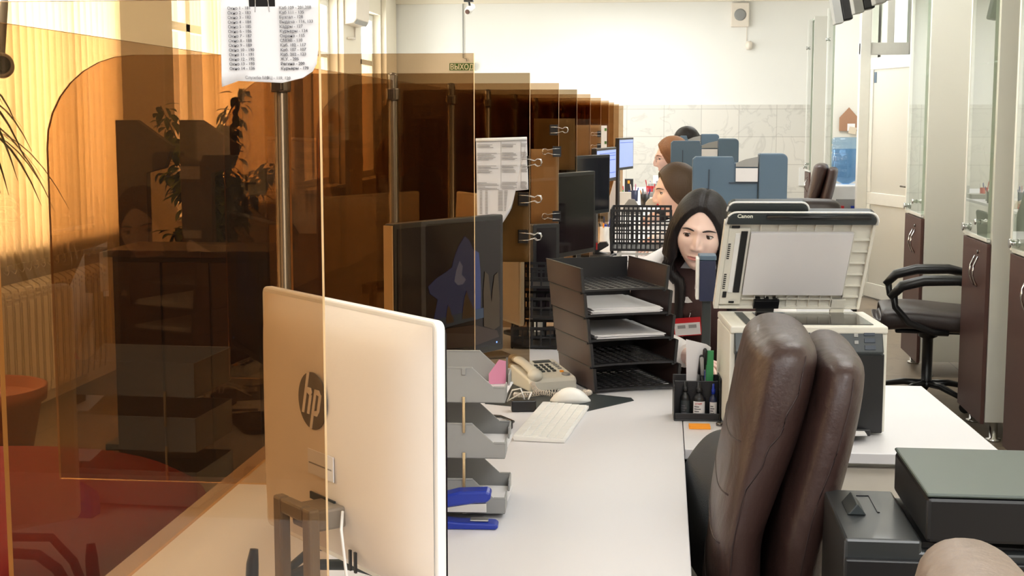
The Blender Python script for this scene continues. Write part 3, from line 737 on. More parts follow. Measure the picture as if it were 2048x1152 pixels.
# grey three-tier trays
t = thing('letter_tray_stack', 'three-tier grey letter tray stack with slanted sides, right of the white monitor back', 'letter tray', (-.345, 2.60, .7505), 0)
GW, GD, GH = .34, .198, .068          # local X is the long side, open end at +X, tray mouth stepped
def grey_tier(z):
    m = MB(); th = .003
    prof = [(-GW / 2, 0), (GW / 2, 0), (GW / 2, .030), (GW / 2 - .022, .031), (GW / 2 - .062, GH), (-GW / 2, GH)]
    for y in (0, GD - th): m.prism(prof, y, y + th, 'y')
    for y0, y1 in ((-.001, th + .001), (GD - th - .001, GD + .001)):
        m.box(-GW / 2, GW / 2 - .062, y0, y1, GH - .0025, GH + .001); m.box(GW / 2 - .022, GW / 2, y0, y1, .0285, .032)
    m.box(-GW / 2, GW / 2, 0, GD, 0, .0025); m.box(-GW / 2, -GW / 2 + th, 0, GD, 0, GH)
    for y0, y1 in ((0, GD * .3), (GD * .7, GD)):
        m.prism([(GW / 2 - .002, .0025), (GW / 2 + .001, .0025), (GW / 2 + .001, .030), (GW / 2 - .002, .030)], y0, y1, 'y')
    m.box(GW / 2 - .082, GW / 2 - .074, -.003, 0.0, GH - .014, GH - .001); m.box(GW / 2 - .082, GW / 2 - .074, -.003, 0, 0, .012)
    return m.build('letter_tray', 'grey', t, loc=(0, 0, z), bevel=.0008)
for k in range(3): grey_tier(.004 + k * .108)
for k in range(2):
    m = MB()
    for x in (GW / 2 - .078, -GW / 2 + .06):
        for y in (-.0035, GD + .003): m.tube([(x, y, .055 + k * .108), (x, y, .124 + k * .108)], .0026, 8)
    m.build('riser_post', 'wood', t)
t.location = (-.463, 2.585, .7565); t.rotation_euler = (0, 0, rad(3))
for k in range(3):
    paper_pile('folded white papers in the %s tier of the grey trays' % ('lowest', 'middle', 'top')[k], -.40, 2.64, .7565 + .0078 + k * .108, rad(3), 2, .20, .13)
t = thing('pink_leaflet', 'pink folded leaflet sticking up between the grey trays and the monitor', 'paper', atz(1003, 738, .93), rad(20))
t.scale = (.7, .7, .7); t.location = (-.322, 2.745, .985); m = MB(); m.prism([(-.03, 0), (.02, 0), (.02, .065), (.0, .07), (-.03, .03)], -.001, .001, 'y'); m.build('leaflet', 'pink', t)
m = MB(); m.box(.0205, .026, -.0015, .0015, 0, .075); m.build('spine', 'logo', t)

# dark perforated tray stacks further back
def mesh_stack(label, x0, x1, y0, y1, n, gap, h, name='letter_tray_stack', mt='black_soft', nx=9, zb=.7505, colh=2):
    t = thing(name, label, 'letter tray', (x0, y0, zb), 0); w, d = x1 - x0, y1 - y0
    for k in range(n):
        m = MB(); z = .004 + k * gap; 
        m.grid((0, 0, 0), (w, 0, 0), (0, 0, h), nx, colh, .006, .0025, border=.009)
        m.grid((0, d, 0), (w, 0, 0), (0, 0, h), nx, colh, .006, .0025, border=.009)
        m.grid((0, 0, 0), (0, d, 0), (0, 0, h), 8, colh, .006, .0025, border=.009)
        m.box(0, w, 0, d, 0, .0025); m.build('letter_tray', mt, t, loc=(0, 0, z))
    m = MB()
    for x, y in ((.004, .004), (w - .004, .004), (.004, d - .004), (w - .004, d - .004)): m.tube([(x, y, 0), (x, y, (n - 1) * gap + .01)], .003, 6)
    m.build('corner_post', mt, t)
    return t
mesh_stack('dark perforated three-tier tray stack standing behind the black trays', -.50, -.235, 4.60, 4.78, 3, .10, .07, nx=8)
tA = mesh_stack('tall light grey tray unit under the black slotted basket', -.17, .035, 5.24, 5.55, 2, .134, .128, mt='white', nx=3)
tB = mesh_stack('black slotted basket standing on the light grey trays left of the women', -.195, .035, 5.22, 5.50, 1, .1, .155, name='slotted_basket', nx=12, zb=.7505 + .270, colh=4)

# ================================================================== KEYBOARD, MOUSE, PHONE, STAPLER, MAT
p = [atz(1040, 874, .762), atz(1121, 880, .762), atz(1180, 812, .762), atz(1082, 806, .762)]
t = thing('keyboard', 'slim white keyboard lying on the counter in front of the mouse', 'keyboard', (-.268, 3.45, .7505), rad(-5))
kw, kl = .125, .41
m = MB(); m.prism([(-kw / 2, 0), (kw / 2, 0), (kw / 2, .008), (-kw / 2, .014)], -kl / 2, kl / 2, 'y'); m.build('keyboard_base', 'white', t, bevel=.002)
m = MB()
for i in range(6):
    n = 15 if i < 4 else 12
    for j in range(n):
        x0 = -kw / 2 + .006 + i * .0192; y0 = -kl / 2 + .006 + j * (kl - .012) / n; z = .0145 - (i / 6) * .0058
        m.box(x0, x0 + .0172, y0, y0 + (kl - .012) / n - .0022, z - .003, z + .0012)
o = m.build('key', 'white', t, bevel=.0006); o['kind'] = 'stuff'
t = thing('computer_mouse', 'white computer mouse with grey underside between keyboard and phone cord', 'mouse', (-.243, 3.73, .7505), rad(96))
m = MB(); rings = []
for i in range(13):
    u = -1 + 2 * i / 12; x = u * .055; hh = .034 * (1 - abs(u) ** 2.2) + .004; ww = .031 * (1 - abs(u) ** 3.5) + .003
    rings.append([m.bm.verts.new((ww * math.cos(PI * k / 10), x, hh * math.sin(PI * k / 10) + .002)) for k in range(11)])
for a, b in zip(rings, rings[1:]):
    for k in range(10): f = m.bm.faces.new((a[k], a[k + 1], b[k + 1], b[k])); f.smooth = True
    m.bm.faces.new((a[0], b[0], b[10], a[10]))
m.bm.faces.new(rings[0]); m.bm.faces.new(rings[-1][::-1]); m.build('mouse_shell', 'white', t)
m = MB(); m.ball((0, 0, .010), .0325, .050, .013, 20, 8); m.build('mouse_grip', 'grey', t)
m = MB(); m.ball((0, .03, .029), .003, .007, .007, 10, 8); m.build('scroll_wheel', 'grey', t)
# telephone
t = thing('desk_telephone', 'cream push-button telephone with its handset on the left, behind the mouse', 'telephone', (-.345, 3.965, .7505), rad(28)); t.scale = (.86, .86, .86)
m = MB(); m.prism([(-.09, 0), (.11, 0), (.11, .030), (.10, .042), (-.08, .070), (-.09, .066)], -.085, .085, 'y', mtx=Matrix.Rotation(-PI / 2, 4, 'Z')); m.build('phone_body', 'offwhite', t, bevel=.007, seg=3)
# body: local -Y is the low front
sl = math.atan2(.028, .18)
def onface(u, v): return Vector((u, -v, .070 - (v + .08) * .1555 + .0015))
def pad(name, u0, u1, v0, v1, mt, th=.003, par=None):
    m = MB(); a = onface((u0 + u1) / 2, (v0 + v1) / 2); mt_ = Matrix.Translation(a) @ Matrix.Rotation(sl, 4, 'X')
    m.box(-(u1 - u0) / 2, (u1 - u0) / 2, -(v1 - v0) / 2, (v1 - v0) / 2, -.002, th, 0, mt_); return m.build(name, mt, par or t, bevel=.0008)
pad('display_window', .0, .062, -.072, -.05, 'darkgrey', .001)
for r_ in range(4):
    for c in range(3): pad('push_button', -.012 + c * .02, -.001 + c * .02, -.03 + r_ * .021, -.019 + r_ * .021, 'darkgrey')
for r_ in range(4): pad('push_button', .055, .068, -.04 + r_ * .018, -.031 + r_ * .018, 'grey')
pad('orange_button', .05, .062, .045, .055, 'orange')
m = MB(); a = onface(.058, .078); m.lathe([(.014, -.002), (.014, .003), (.011, .004)], 24, Matrix.Translation(a) @ Matrix.Rotation(sl, 4, 'X')); m.build('round_key', 'grey', t)
m = MB()
m.tube([(-.058, .105, .066), (-.058, .095, .080), (-.058, .06, .083), (-.058, 0, .077), (-.058, -.06, .066), (-.058, -.095, .058), (-.058, -.108, .042)], [.014, .021, .019, .016, .019, .021, .015], 16, flat=.7)
m.ball((-.058, .088, .068), .025, .027, .019); m.ball((-.058, -.092, .052), .026, .028, .022); m.build('handset', 'offwhite', t)
bpy.context.view_layer.update(); cordT = t.matrix_world.inverted() @ Matrix.Translation((-.30, 3.80, .7505))
m = MB(); pts = []
ctrl = [(-.055, .03, .03), (-.04, .0, .015), (.0, -.015, .010), (.05, -.02, .009), (.09, -.005, .009), (.105, .02, .009), (.09, .03, .009), (.03, .028, .009), (-.03, .0, .009), (-.075, -.035, .009), (-.10, -.03, .009)]
def crp(arr, u):
    arr = [Vector(a) for a in arr]; n = len(arr); i = min(int(u), n - 2); f = u - i
    p0 = arr[max(i - 1, 0)]; p1 = arr[i]; p2 = arr[i + 1]; p3 = arr[min(i + 2, n - 1)]
    return .5 * ((2 * p1) + (p2 - p0) * f + (2 * p0 - 5 * p1 + 4 * p2 - p3) * f * f + (3 * p1 - p0 - 3 * p2 + p3) * f ** 3)
NN = 1100
for i in range(NN):
    u = i / (NN - 1) * (len(ctrl) - 1.001); p0 = crp(ctrl, u); d = (crp(ctrl, u + .01) - p0).normalized(); a = d.cross(Vector((0, 0, 1))).normalized(); b = a.cross(d)
    th = i / NN * 2 * PI * 78; pts.append(p0 + a * math.cos(th) * .0062 + b * math.sin(th) * .0062)
m.tube([cordT @ p_ for p_ in pts], .0013, 5); m.build('handset_cord', 'ivory', t)
# stapler
t = thing('stapler', 'blue stapler standing in front of the grey letter trays', 'stapler', (-.374, 2.535, .7505), rad(4)); t.scale = (1.12, 1, 1.12)
m = MB(); m.prism([(-.065, 0), (.062, 0), (.068, .004), (.062, .010), (.0, .012), (-.02, .014), (-.03, .020), (-.045, .030), (-.065, .030)], -.019, .019, 'y'); m.build('stapler_base', 'blue', t, bevel=.003)
m = MB(); m.prism([(-.065, .024), (-.045, .032), (-.03, .036), (.03, .045), (.048, .046), (.054, .052), (.056, .062), (.048, .066), (.0, .064), (-.035, .055), (-.062, .040)], -.0195, .0195, 'y'); m.build('stapler_arm', 'blue', t, bevel=.004)
m = MB(); m.prism([(-.04, .027), (.047, .027), (.047, .043), (.02, .042), (-.03, .034)], -.008, .008, 'y'); m.build('magazine', 'chrome', t, bevel=.001)
m = MB(); m.box(.02, .05, -.010, .010, .0125, .0145); m.build('anvil', 'chrome', t)
# dark mat under the trays
m = MB(); q = [atz(1180, 823, .752), atz(1267, 801, .752), atz(1190, 792, .752), atz(1075, 735, .752), atz(1020, 790, .752), atz(1100, 812, .752)]
q = [(-.20, 3.60), (-.072, 3.765), (-.08, 3.80), (-.20, 3.85), (-.50, 4.02), (-.47, 3.68), (-.33, 3.63)]
m.prism(q, .7502, .7518, 'z'); o = m.build('desk_mat', 'darkgrey'); tag(o, 'dark grey desk mat with a pointed corner under the telephone and black trays', 'desk mat')
# small black clutter by the grey trays
t = thing('cable_adapter', 'small black cable plug lying beside the grey trays and keyboard', 'adapter', (-.385, 3.36, .7505), rad(70))
m = MB(); m.box(-.03, .03, -.014, .014, 0, .018); m.build('plug_body', 'black', t, bevel=.003); m = MB(); m.tube([(.03, 0, .009), (.08, .01, .006), (.13, .07, .004), (.12, .14, .004)], .0035, 8); m.build('cable', 'black', t)
t = thing('cable_adapter', 'black connector block with white leads at the grey tray edge under the handset', 'adapter', (-.355, 3.60, .7505), rad(10))
m = MB(); m.box(-.035, .03, -.015, .015, .0, .03); m.build('plug_body', 'black', t, bevel=.003); m = MB(); m.tube([(0, 0, .03), (-.01, .0, .06), (-.03, .03, .05), (-.04, .08, .01)], .002, 8); m.tube([(0.01, 0, .03), (.02, .02, .045), (0, .05, .04), (-.04, .09, .008)], .002, 8); m.build('cable', 'white', t)
# cables and a black post-like receiver behind the foreground monitor
t = thing('hand_stamp', 'black hand stamp standing on the counter at the bottom edge, left of the monitor stand', 'stamp', (-.565, 1.88, .7505))
p0 = atz(503, 1152, .80); t.location = (p0.x, p0.y, .7505)
m = MB(); m.tube([(0, 0, 0), (0, 0, .03), (.002, .0, .07), (.004, .004, .092)], [.014, .013, .012, .008], 14, flat=.8); m.build('grip', 'black', t); m = MB(); m.box(-.05, .03, -.02, .02, 0, .02); m.build('foot', 'black', t, bevel=.004)
t = thing('cable_bundle', 'dark cables looping behind the foreground monitor stand', 'cable', (p0.x, p0.y, .7505))
m = MB(); m.tube([(.02, .02, .0), (.05, .04, .05), (.09, .05, .085), (.15, .03, .09), (.22, -.02, .095)], .0075, 8); m.tube([(.02, -.02, .004), (.06, -.0, .05), (.1, .02, .065), (.16, .01, .07), (.22, -.03, .07)], .009, 8); m.build('cable', 'darkgrey', t)

# ================================================================== MULTIFUNCTION PRINTER WITH OPEN LID
t = thing('multifunction_printer', 'cream and black multifunction printer with its scanner lid open on the side desk', 'printer', (.166, 3.372, .7505), rad(4.5))
PW, PD, PH = .378, .272, .264
m = MB(); m.box(0, PW, .012, PD, 0.006, PH - .016); m.box(.02, PW - .02, .02, PD - .02, 0, .006); m.build('printer_body', 'offwhite', t, bevel=.006)
m = MB(); m.box(.012, PW - .008, 0, .0115, .006, .20); m.build('front_cover', 'black', t, bevel=.003)
m = MB(); m.box(.18, PW - .09, -.0035, -.0005, .03, .17); m.box(.02, .165, -.0035, -.0005, .03, .17); m.build('front_door_panel', 'black', t, bevel=.002)
m = MB(); m.prism([(-.012, .205), (.012, .262), (.04, .266), (.04, .20), (0, .196)], .010, PW - .012, 'x'); cp = m.build('control_panel', 'darkgrey', t, bevel=.003)
an = math.atan2(.024, .057)
def cpb(u, v, w_, h_, mt, nm, rnd=False):
    m = MB(); q = Vector((u, -.012 + .024 * v / .057 - .0008, .205 + v)); mt_ = Matrix.Translation(q) @ Matrix.Rotation(-an, 4, 'X')
    if rnd: m.lathe([(w_, 0), (w_ * .8, .002)], 16, mt_ @ Matrix.Rotation(PI / 2, 4, 'X'))
    else: m.box(-w_ / 2, w_ / 2, -.002, .001, -h_ / 2, h_ / 2, 0, mt_)
    m.build(nm, mt, cp, bevel=0 if rnd else .0006)
for k in range(3): cpb(PW - .045, .012 + k * .016, .026, .011, 'slate_d', 'soft_button')
cpb(PW - .077, .040, .010, .009, 'grey', 'soft_button'); cpb(PW - .077, .024, .010, .009, 'grey', 'soft_button')
cpb(PW - .11, .034, .0045, 0, 'red', 'stop_button', True); cpb(PW - .107, .012, .022, .016, 'black', 'start_button')
for k in range(5): cpb(PW - .135 - k * .0135, .044, .0035, 0, 'black', 'round_button', True); cpb(.03 + (k % 2) * .016, .012 + k * .009, .0035, 0, 'grey', 'round_button', True)
cpb(.16, .026, .09, .03, 'black', 'display_window')
# top deck with the glass
m = MB(); m.prism([(0, .0), (PW, .0), (PW, .018), (0, .018)], .004, PD, 'y', mtx=Matrix.Translation((0, 0, PH - .0155))); m.build('scanner_deck', 'offwhite', t, bevel=.004)
m = MB(); m.box(.085, PW - .03, .03, PD - .03, PH + .0028, PH + .0042); m.build('scan_glass', 'screen', t)
m = MB(); m.box(.04, .06, .03, PD - .03, PH + .0028, PH + .0045); m.build('feed_glass', 'darkgrey', t)
m = MB(); m.box(.06, PW - .05, -.055, -.004, .012, .02); m.box(.06, PW - .05, -.06, -.052, .012, .028); m.build('paper_tray', 'black', t, bevel=.002)
# lid: hinged at the rear, opened
LW, LL = .374, .284
lid = bpy.data.objects.new('scanner_lid', None); C.objects.link(lid); lid.parent = t; lid.location = (-.012, PD - .012, PH + .010); lid.rotation_euler = (rad(64), rad(1.2), 0)
# lid local: X width, -Y... after rotation: use local (x, y, z) where z = along the lid from hinge, y = thickness (behind)
lid.rotation_euler = (rad(26), 0, rad(-1))
def lpart(nm, mt, fn, bv=.001):
    m = MB(); fn(m); return m.build(nm, mt, lid, bevel=bv)
def sk(z): return .016 * z / LL      # the opened lid leans to the right a little
def quad(m, x0, x1, z0, z1, y0, y1):
    P_ = [(x0 + sk(z0), z0), (x1 + sk(z0), z0), (x1 + sk(z1), z1), (x0 + sk(z1), z1)]; m.prism(P_, y0, y1, 'y')
lpart('lid_board', 'offwhite', lambda m: (quad(m, 0, LW, 0, LL - .03, .012, .026), quad(m, 0, .012, 0, LL - .03, 0, .0119), quad(m, LW - .008, LW, 0, LL - .03, 0, .0119), quad(m, .0121, LW - .0081, 0, .006, 0, .0119)), .0015)
lpart('platen_sheet', 'paper', lambda m: quad(m, .068, LW - .052, .045, LL - .055, -.004, .0065))
lpart('lid_inner_plate', 'offwhite', lambda m: quad(m, .0125, .066, .012, LL - .045, .003, .0115))
lpart('feeder_strip', 'white', lambda m: quad(m, .030, .042, .05, LL - .058, .0, .0028))
lpart('feeder_gap', 'black', lambda m: quad(m, .0435, .060, .05, LL - .052, .0, .0028))
def ribs(m):
    for k in range(6): quad(m, LW - .048, LW - .0085, .035 + k * .034, .037 + k * .034, .002, .0118)
    quad(m, LW - .050, LW - .048, .01, LL - .06, .002, .0118)
    for k in range(9): quad(m, .10 + k * .028, .102 + k * .028, .0065, .05, .002, .0118)
    quad(m, .0685, LW - .052, .028, .030, .002, .0118)
    for k in range(6): quad(m, .09 + k * .045, .092 + k * .045, LL - .052, LL - .031, .002, .0118)
lpart('lid_rib', 'offwhite', ribs, 0)['kind'] = 'stuff'
for z0_ in (.06, .15):
    def vents(m):
        for k in range(8): quad(m, .016, .022, z0_ + k * .006, z0_ + k * .006 + .003, .0022, .0029)
        quad(m, .0155, .0162, z0_, z0_ + .045, .0023, .0029)
    lpart('vent_grille', 'black', vents, 0)
def hinge(m):
    quad(m, .10, .165, .006, .03, -.008, .010); quad(m, .11, .155, -.01, .006, -.004, .012)
    for k in range(3): quad(m, .104 + k * .022, .116 + k * .022, .0305, .034, -.006, .008)
lpart('lid_hinge', 'black', hinge)
lpart('lid_hinge', 'offwhite', lambda m: (quad(m, .30, .335, -.012, .03, .0, .011)))
lpart('latch', 'black', lambda m: quad(m, .018, .028, .035, .052, -.001, .0028)); lpart('latch', 'black', lambda m: quad(m, .036, .05, .018, .023, -.001, .0028)); lpart('latch', 'black', lambda m: quad(m, .018, .038, LL - .042, LL - .036, -.001, .0028))
# dark rounded document feeder front
def arcpoly(x0, x1, z0, z1, r, left=True, right=True):
    pts = [(x0 + sk(z0), z0), (x1 + sk(z0), z0)]
    if right: pts += [(x1 + sk(z1) - r + r * math.cos(a), z1 - r + r * math.sin(a)) for a in [PI / 2 * k / 5 for k in range(6)]]
    else: pts += [(x1 + sk(z1), z1)]
    if left: pts += [(x0 + sk(z1) + r + r * math.cos(a), z1 - r + r * math.sin(a)) for a in [PI / 2 + PI / 2 * k / 5 for k in range(6)]]
    else: pts += [(x0 + sk(z1), z1)]
    return pts
lpart('feeder_cover', 'darkgrey', lambda m: m.prism(arcpoly(.004, LW - .003, LL - .0295, LL + .002, .022), -.006, .026, 'y'), .003)
hp_ = lpart('feeder_head', 'darkgrey', lambda m: m.prism(arcpoly(.004, .20, LL + .0025, LL + .022, .018), .006, .036, 'y'), .003)
def rim(m):
    pts = arcpoly(.0, LW, LL - .03, LL + .006, .026); pts = pts[1:] + [pts[0]]
    m.tube([(x, -.004, z) for x, z in pts[:]], .0026, 8)
    pts = arcpoly(.002, .202, LL + .0, LL + .025, .02); pts = pts[1:] + [pts[0]]; m.tube([(x, .012, z) for x, z in pts], .0026, 8)
lpart('white_rim', 'white', rim, 0)
def gloss(m): m.tube([(.098 + sk(LL), -.008, LL - .006), (LW - .02 + sk(LL), -.008, LL - .006)], .006, 10)
lpart('handle_bar', 'black', gloss, 0)
text('brand_lettering', 'Canon', .0145, 'signwhite', lid, (.026 + sk(LL), -.0075, LL - .008), (PI / 2, 0, 0), bold=.0004)
t2 = paper_pile('white sheet lying in the output slot of the open-lidded printer', .43, 3.30, .7505 + .021, rad(4), 2, .10, .045)

# slim dark monitor seen edge-on between the woman's face and the printer
a = at(1414, 505, 3.93)
t = thing('card_reader_box', 'narrow navy device with a pale top standing left of the open printer lid', 'device', (.118, 3.93, .7505), rad(0))
m = MB(); m.box(-.014, .03, -.03, .05, .258, .372); m.build('device_body', 'navy', t, bevel=.003)
m = MB(); m.prism([(-.014, -.03), (.032, -.03), (.032, .05), (-.018, .05)], .3725, .386, 'z'); m.build('device_top', 'slate', t, bevel=.003)
m = MB(); m.box(-.024, -.0145, -.026, .046, .262, .378); m.build('side_plate', 'white', t, bevel=.002)
m = MB(); m.box(-.005, .02, 0, .02, .012, .2575); m.box(-.03, .045, -.03, .05, 0, .0115); m.build('stand', 'darkgrey', t, bevel=.003)

# ================================================================== ORGANISER, BOTTLES, PENS
t = thing('desk_organiser', 'black plastic desk organiser between the black trays and the printer', 'organiser', (.093, 3.52, .7505), rad(2))
m = MB(); w_, d_ = .118, .09
m.box(-w_ / 2, w_ / 2, 0, d_, 0, .004); m.box(-w_ / 2, w_ / 2, d_ - .003, d_, .004, .105); m.box(-w_ / 2, -w_ / 2 + .003, 0, d_ - .003, .004, .09); m.box(w_ / 2 - .003, w_ / 2, 0, d_ - .003, .004, .112)
m.box(-w_ / 2 + .003, w_ / 2 - .003, .048, .051, .004, .095); m.box(-w_ / 2 + .0031, w_ / 2 - .0031, 0, .003, .004, .02); m.build('organiser_shell', 'black_soft', t, bevel=.0015)
def bottle(x, y, label, body, cap, lab='paper', rw=.0165, h=.062, caph=.03):
    t = thing('ink_bottle', label, 'ink bottle', (x, y, .7551))
    m = MB(); m.lathe([(rw * .9, 0), (rw, .003), (rw, h * .8), (rw * .85, h * .9), (rw * .42, h), (rw * .42, h + .004)], 24); m.build('bottle_body', body, t)
    m = MB(); m.lathe([(rw * .5, h + .004), (rw * .5, h + caph * .5), (rw * .32, h + caph * .55), (rw * .25, h + caph)], 18); m.build('cap', cap, t)
    m = MB(); n = 8; pts = [((rw + .0006) * math.cos(a), (rw + .0006) * math.sin(a)) for a in [-PI / 2 - 1.0 + 2.0 * k / n for k in range(n + 1)]]
    for (x0, y0), (x1, y1) in zip(pts, pts[1:]): m.face([(x0, y0, .008), (x1, y1, .008), (x1, y1, h * .72), (x0, y0, h * .72)])
    l_ = m.build('label', lab, t, recalc=False)
    m = MB()
    for k in range(4):
        for (x0, y0), (x1, y1) in list(zip(pts, pts[1:]))[1:5 - k % 2]: m.face([(x0 * 1.03, y0 * 1.03, .012 + k * .006), (x1 * 1.03, y1 * 1.03, .012 + k * .006), (x1 * 1.03, y1 * 1.03, .0145 + k * .006), (x0 * 1.03, y0 * 1.03, .0145 + k * .006)])
    m.build('label_print', 'ink', l_, recalc=False)
    return t, pts
tb, pts = bottle(.098, 3.542, 'small black ink bottle with a white label in the organiser', 'black', 'black')
text('label_lettering', 'STAFF', .0068, 'red', tb, (-.0105, -.0185, .037), (PI / 2, 0, 0), ext=.0004)
bottle(.134, 3.545, 'small ink bottle with a blue cap beside the labelled black bottle', 'navy', 'blue', rw=.010, h=.058)
bottle(.063, 3.55, 'plain black ink bottle at the left end of the organiser', 'black', 'black', 'darkgrey', rw=.013)
def pen(x, y, z, h, mt, cap, label, tx=0, ty=0, r=.004, group=None):
    t = thing('pen', label, 'pen', (x, y, z), 0, group); t.rotation_euler = (ty, tx, 0)
    m = MB(); m.lathe([(.0012, 0), (r, .012), (r, h * .68)], 10); m.build('pen_barrel', mt, t)
    m = MB(); m.lathe([(r * 1.15, h * .68), (r * 1.15, h * .98), (r * .6, h)], 10); m.box(r * .9, r * 1.5, -.001, .001, h * .75, h * .97); m.build('pen_cap', cap, t)
    return t
pen(.090, 3.59, .7555, .155, 'black', 'black', 'black marker leaning in the organiser, leftmost upright pen', .10, 0, .006)
pen(.104, 3.588, .7555, .172, 'blue', 'black', 'blue pen with black cap in the organiser', .05, 0, .0045)
pen(.112, 3.585, .7555, .15, 'black', 'grey', 'black pen with grey cap beside the blue pen in the organiser', -.05, 0, .0045)
t = thing('green_folder', 'green narrow folder standing in the organiser behind the pens', 'folder', (.125, 3.595, .7555)); m = MB(); m.box(-.009, .010, -.003, .003, 0, .165); m.build('folder_cover', 'green', t, bevel=.001)
t = thing('white_leaflets', 'white leaflets fanned out above the organiser', 'paper', (.098, 3.601, .7555)); m = MB(); m.prism([(-.03, 0), (.012, 0), (.030, .172), (.018, .18), (-.034, .192)], .0, .003, 'y'); m.build('leaflet', 'paper', t)
t = thing('sticky_note_pad', 'small orange sticky note pad lying in front of the organiser', 'note pad', (.0975, 3.445, .7505), rad(2)); m = MB(); m.box(-.026, .026, -.018, .018, 0, .007); m.build('notes', 'orange', t)
t = thing('metal_lid', 'small round metal lid on the side desk beside the printer', 'lid', (.148, 3.475, .7505)); m = MB(); m.lathe([(.009, 0), (.009, .006), (.007, .008)], 20); m.build('lid_cap', 'brass', t)

# ================================================================== SLATE BLUE PRINTERS
def slate_printer(label, x0, x1, Y, ztop, head_frac=.30):
    w = x1 - x0; t = thing('multifunction_printer', label, 'printer', (x0, Y, .7505), 0, 'slate blue printers with raised lids')
    H = ztop - .7505
    m = MB(); m.box(0, w, .0, .34, .005, .27); m.box(.02, w - .02, .02, .32, 0, .005); m.build('printer_body', 'slate', t, bevel=.008)
    m = MB(); m.box(.03, w - .03, -.002, -.0003, .03, .16); m.build('front_cover', 'slate_d', t, bevel=.002)
    xs = w * (1 - head_frac)
    m = MB(); m.prism([(0, .275), (xs - .003, .275), (xs - .003, H - .035), (xs - .09, H - .035), (xs - .095, H - .012), (.012, H - .012), (0, H - .022)], .012, .05, 'y'); m.build('raised_lid', 'slate', t, bevel=.004)
    m = MB(); r = .022; m.prism([(xs, .272), (w, .272)] + [(w - r + r * math.cos(a), H - r + r * math.sin(a)) for a in [PI / 2 * k / 6 for k in range(7)]] + [(xs, H)], .0, .085, 'y'); m.build('feeder_block', 'slate', t, bevel=.006, seg=3)
    m = MB(); m.box(xs - .085, xs - .004, .002, .0115, H - .105, H - .055); m.build('paper_stack', 'paper', t); m = MB(); m.box(xs - .085, xs - .004, -.006, .0115, .30, .33); m.build('paper_stack', 'paper', t)
    m = MB(); m.prism([(xs - .085, H - .05), (xs - .004, H - .05), (xs - .004, H - .012), (xs - .05, H - .022), (xs - .085, H - .036)], .002, .0115, 'y'); m.build('paper_guide', 'grey', t)
    m = MB(); m.box(.06, .064, .008, .0118, .30, H - .06); m.box(xs - .11, xs - .006, .009, .0118, H - .112, H - .108); m.build('lid_groove', 'slate_d', t)
    return t
Yp = 5.3; slate_printer('large slate blue printer with raised lid, nearest behind the dark-haired woman', at(1384, 400, Yp).x, at(1574, 400, Yp).x, Yp, at(1540, 307, Yp).z)
Yp = 7.35; slate_printer('slate blue printer with raised lid, the farther one left of the nearer', at(1341, 330, Yp).x, at(1477, 330, Yp).x, Yp, at(1450, 277, Yp).z)
Yp = 9.5; slate_printer('small dark slate printer farthest away, its lid bar showing beside dark hair', at(1394, 300, Yp).x - .12, at(1438, 300, Yp).x, Yp, at(1420, 268, Yp).z, .45)

# ================================================================== BLACK INKJET PRINTER, bottom right
t = thing('printer_cabinet', 'low white cabinet under the black printer at the lower right', 'cabinet', (.25, 2.06, 0))
m = MB(); m.box(0, .62, 0, .42, .05, .60); m.box(.03, .59, .03, .39, 0, .05); m.build('cabinet_body', 'cream', t, bevel=.003)
m = MB(); m.box(.01, .61, -.018, -.0005, .06, .59); dd = m.build('cabinet_door', 'lam_edge', t, bevel=.002); m = MB(); m.tube([(.05, -.018, .3), (.05, -.035, .31), (.05, -.035, .41), (.05, -.018, .42)], .004, 8); m.build('door_handle', 'chrome', dd)
t = thing('inkjet_printer', 'black printer with a wide flat scanner top at the lower right corner', 'printer', (.281, 2.095, .6005))
BW, BD = .49, .30
m = MB(); m.prism([(0, .004), (BW + .03, .004), (BW + .03, .2745), (.33, .2745), (.335, .262), (.115, .262), (.115, .279), (0, .279)], .012, BD, 'y'); m.build('printer_body', 'inkgrey', t, bevel=.006)
m = MB(); m.prism([(.118, .263), (.33, .263), (.33, .2632), (.118, .272)], .03, BD - .02, 'y'); m.build('output_well', 'black', t)
m = MB(); m.box(.118, BW + .03, 0, BD, .2795, .349); m.build('scanner_unit', 'black', t, bevel=.006)
m = MB(); m.box(.117, BW + .031, -.001, BD + .001, .3495, .3555); m.build('scanner_lid', 'lidgloss', t, bevel=.003)
m = MB(); m.prism([(.02, .2795), (.05, .2795), (.035, .298)], .14, .22, 'y'); m.build('paper_support', 'darkgrey', t, bevel=.002)
m = MB(); m.box(.07, .074, .16, .26, .2791, .2805); m.box(.05, .074, .26, .264, .2791, .2805); m.build('tray_outline', 'black', t)
m = MB(); m.tube([(.20, .008, .16), (.20, -.008, .165), (.27, -.008, .165), (.27, .008, .16)], .005, 8); m.build('front_latch', 'black', t)
m = MB(); m.box(.0, BW + .03, .0, .0115, .01, .125); m.box(.0, BW + .03, .0, .0115, .13, .25); m.build('front_cover', 'black', t, bevel=.003)
t = thing('paper_box', 'small white paper box on the black printer, cut by the right edge', 'box', (.625, 2.30, .9565)); m = MB(); m.box(0, .12, 0, .07, 0, .03); m.build('box_body', 'paper', t, bevel=.001)
m = MB(); m.box(-.0015, .1215, -.0015, .0715, .0305, .036); m.build('box_lid', 'laminate', t, bevel=.001)

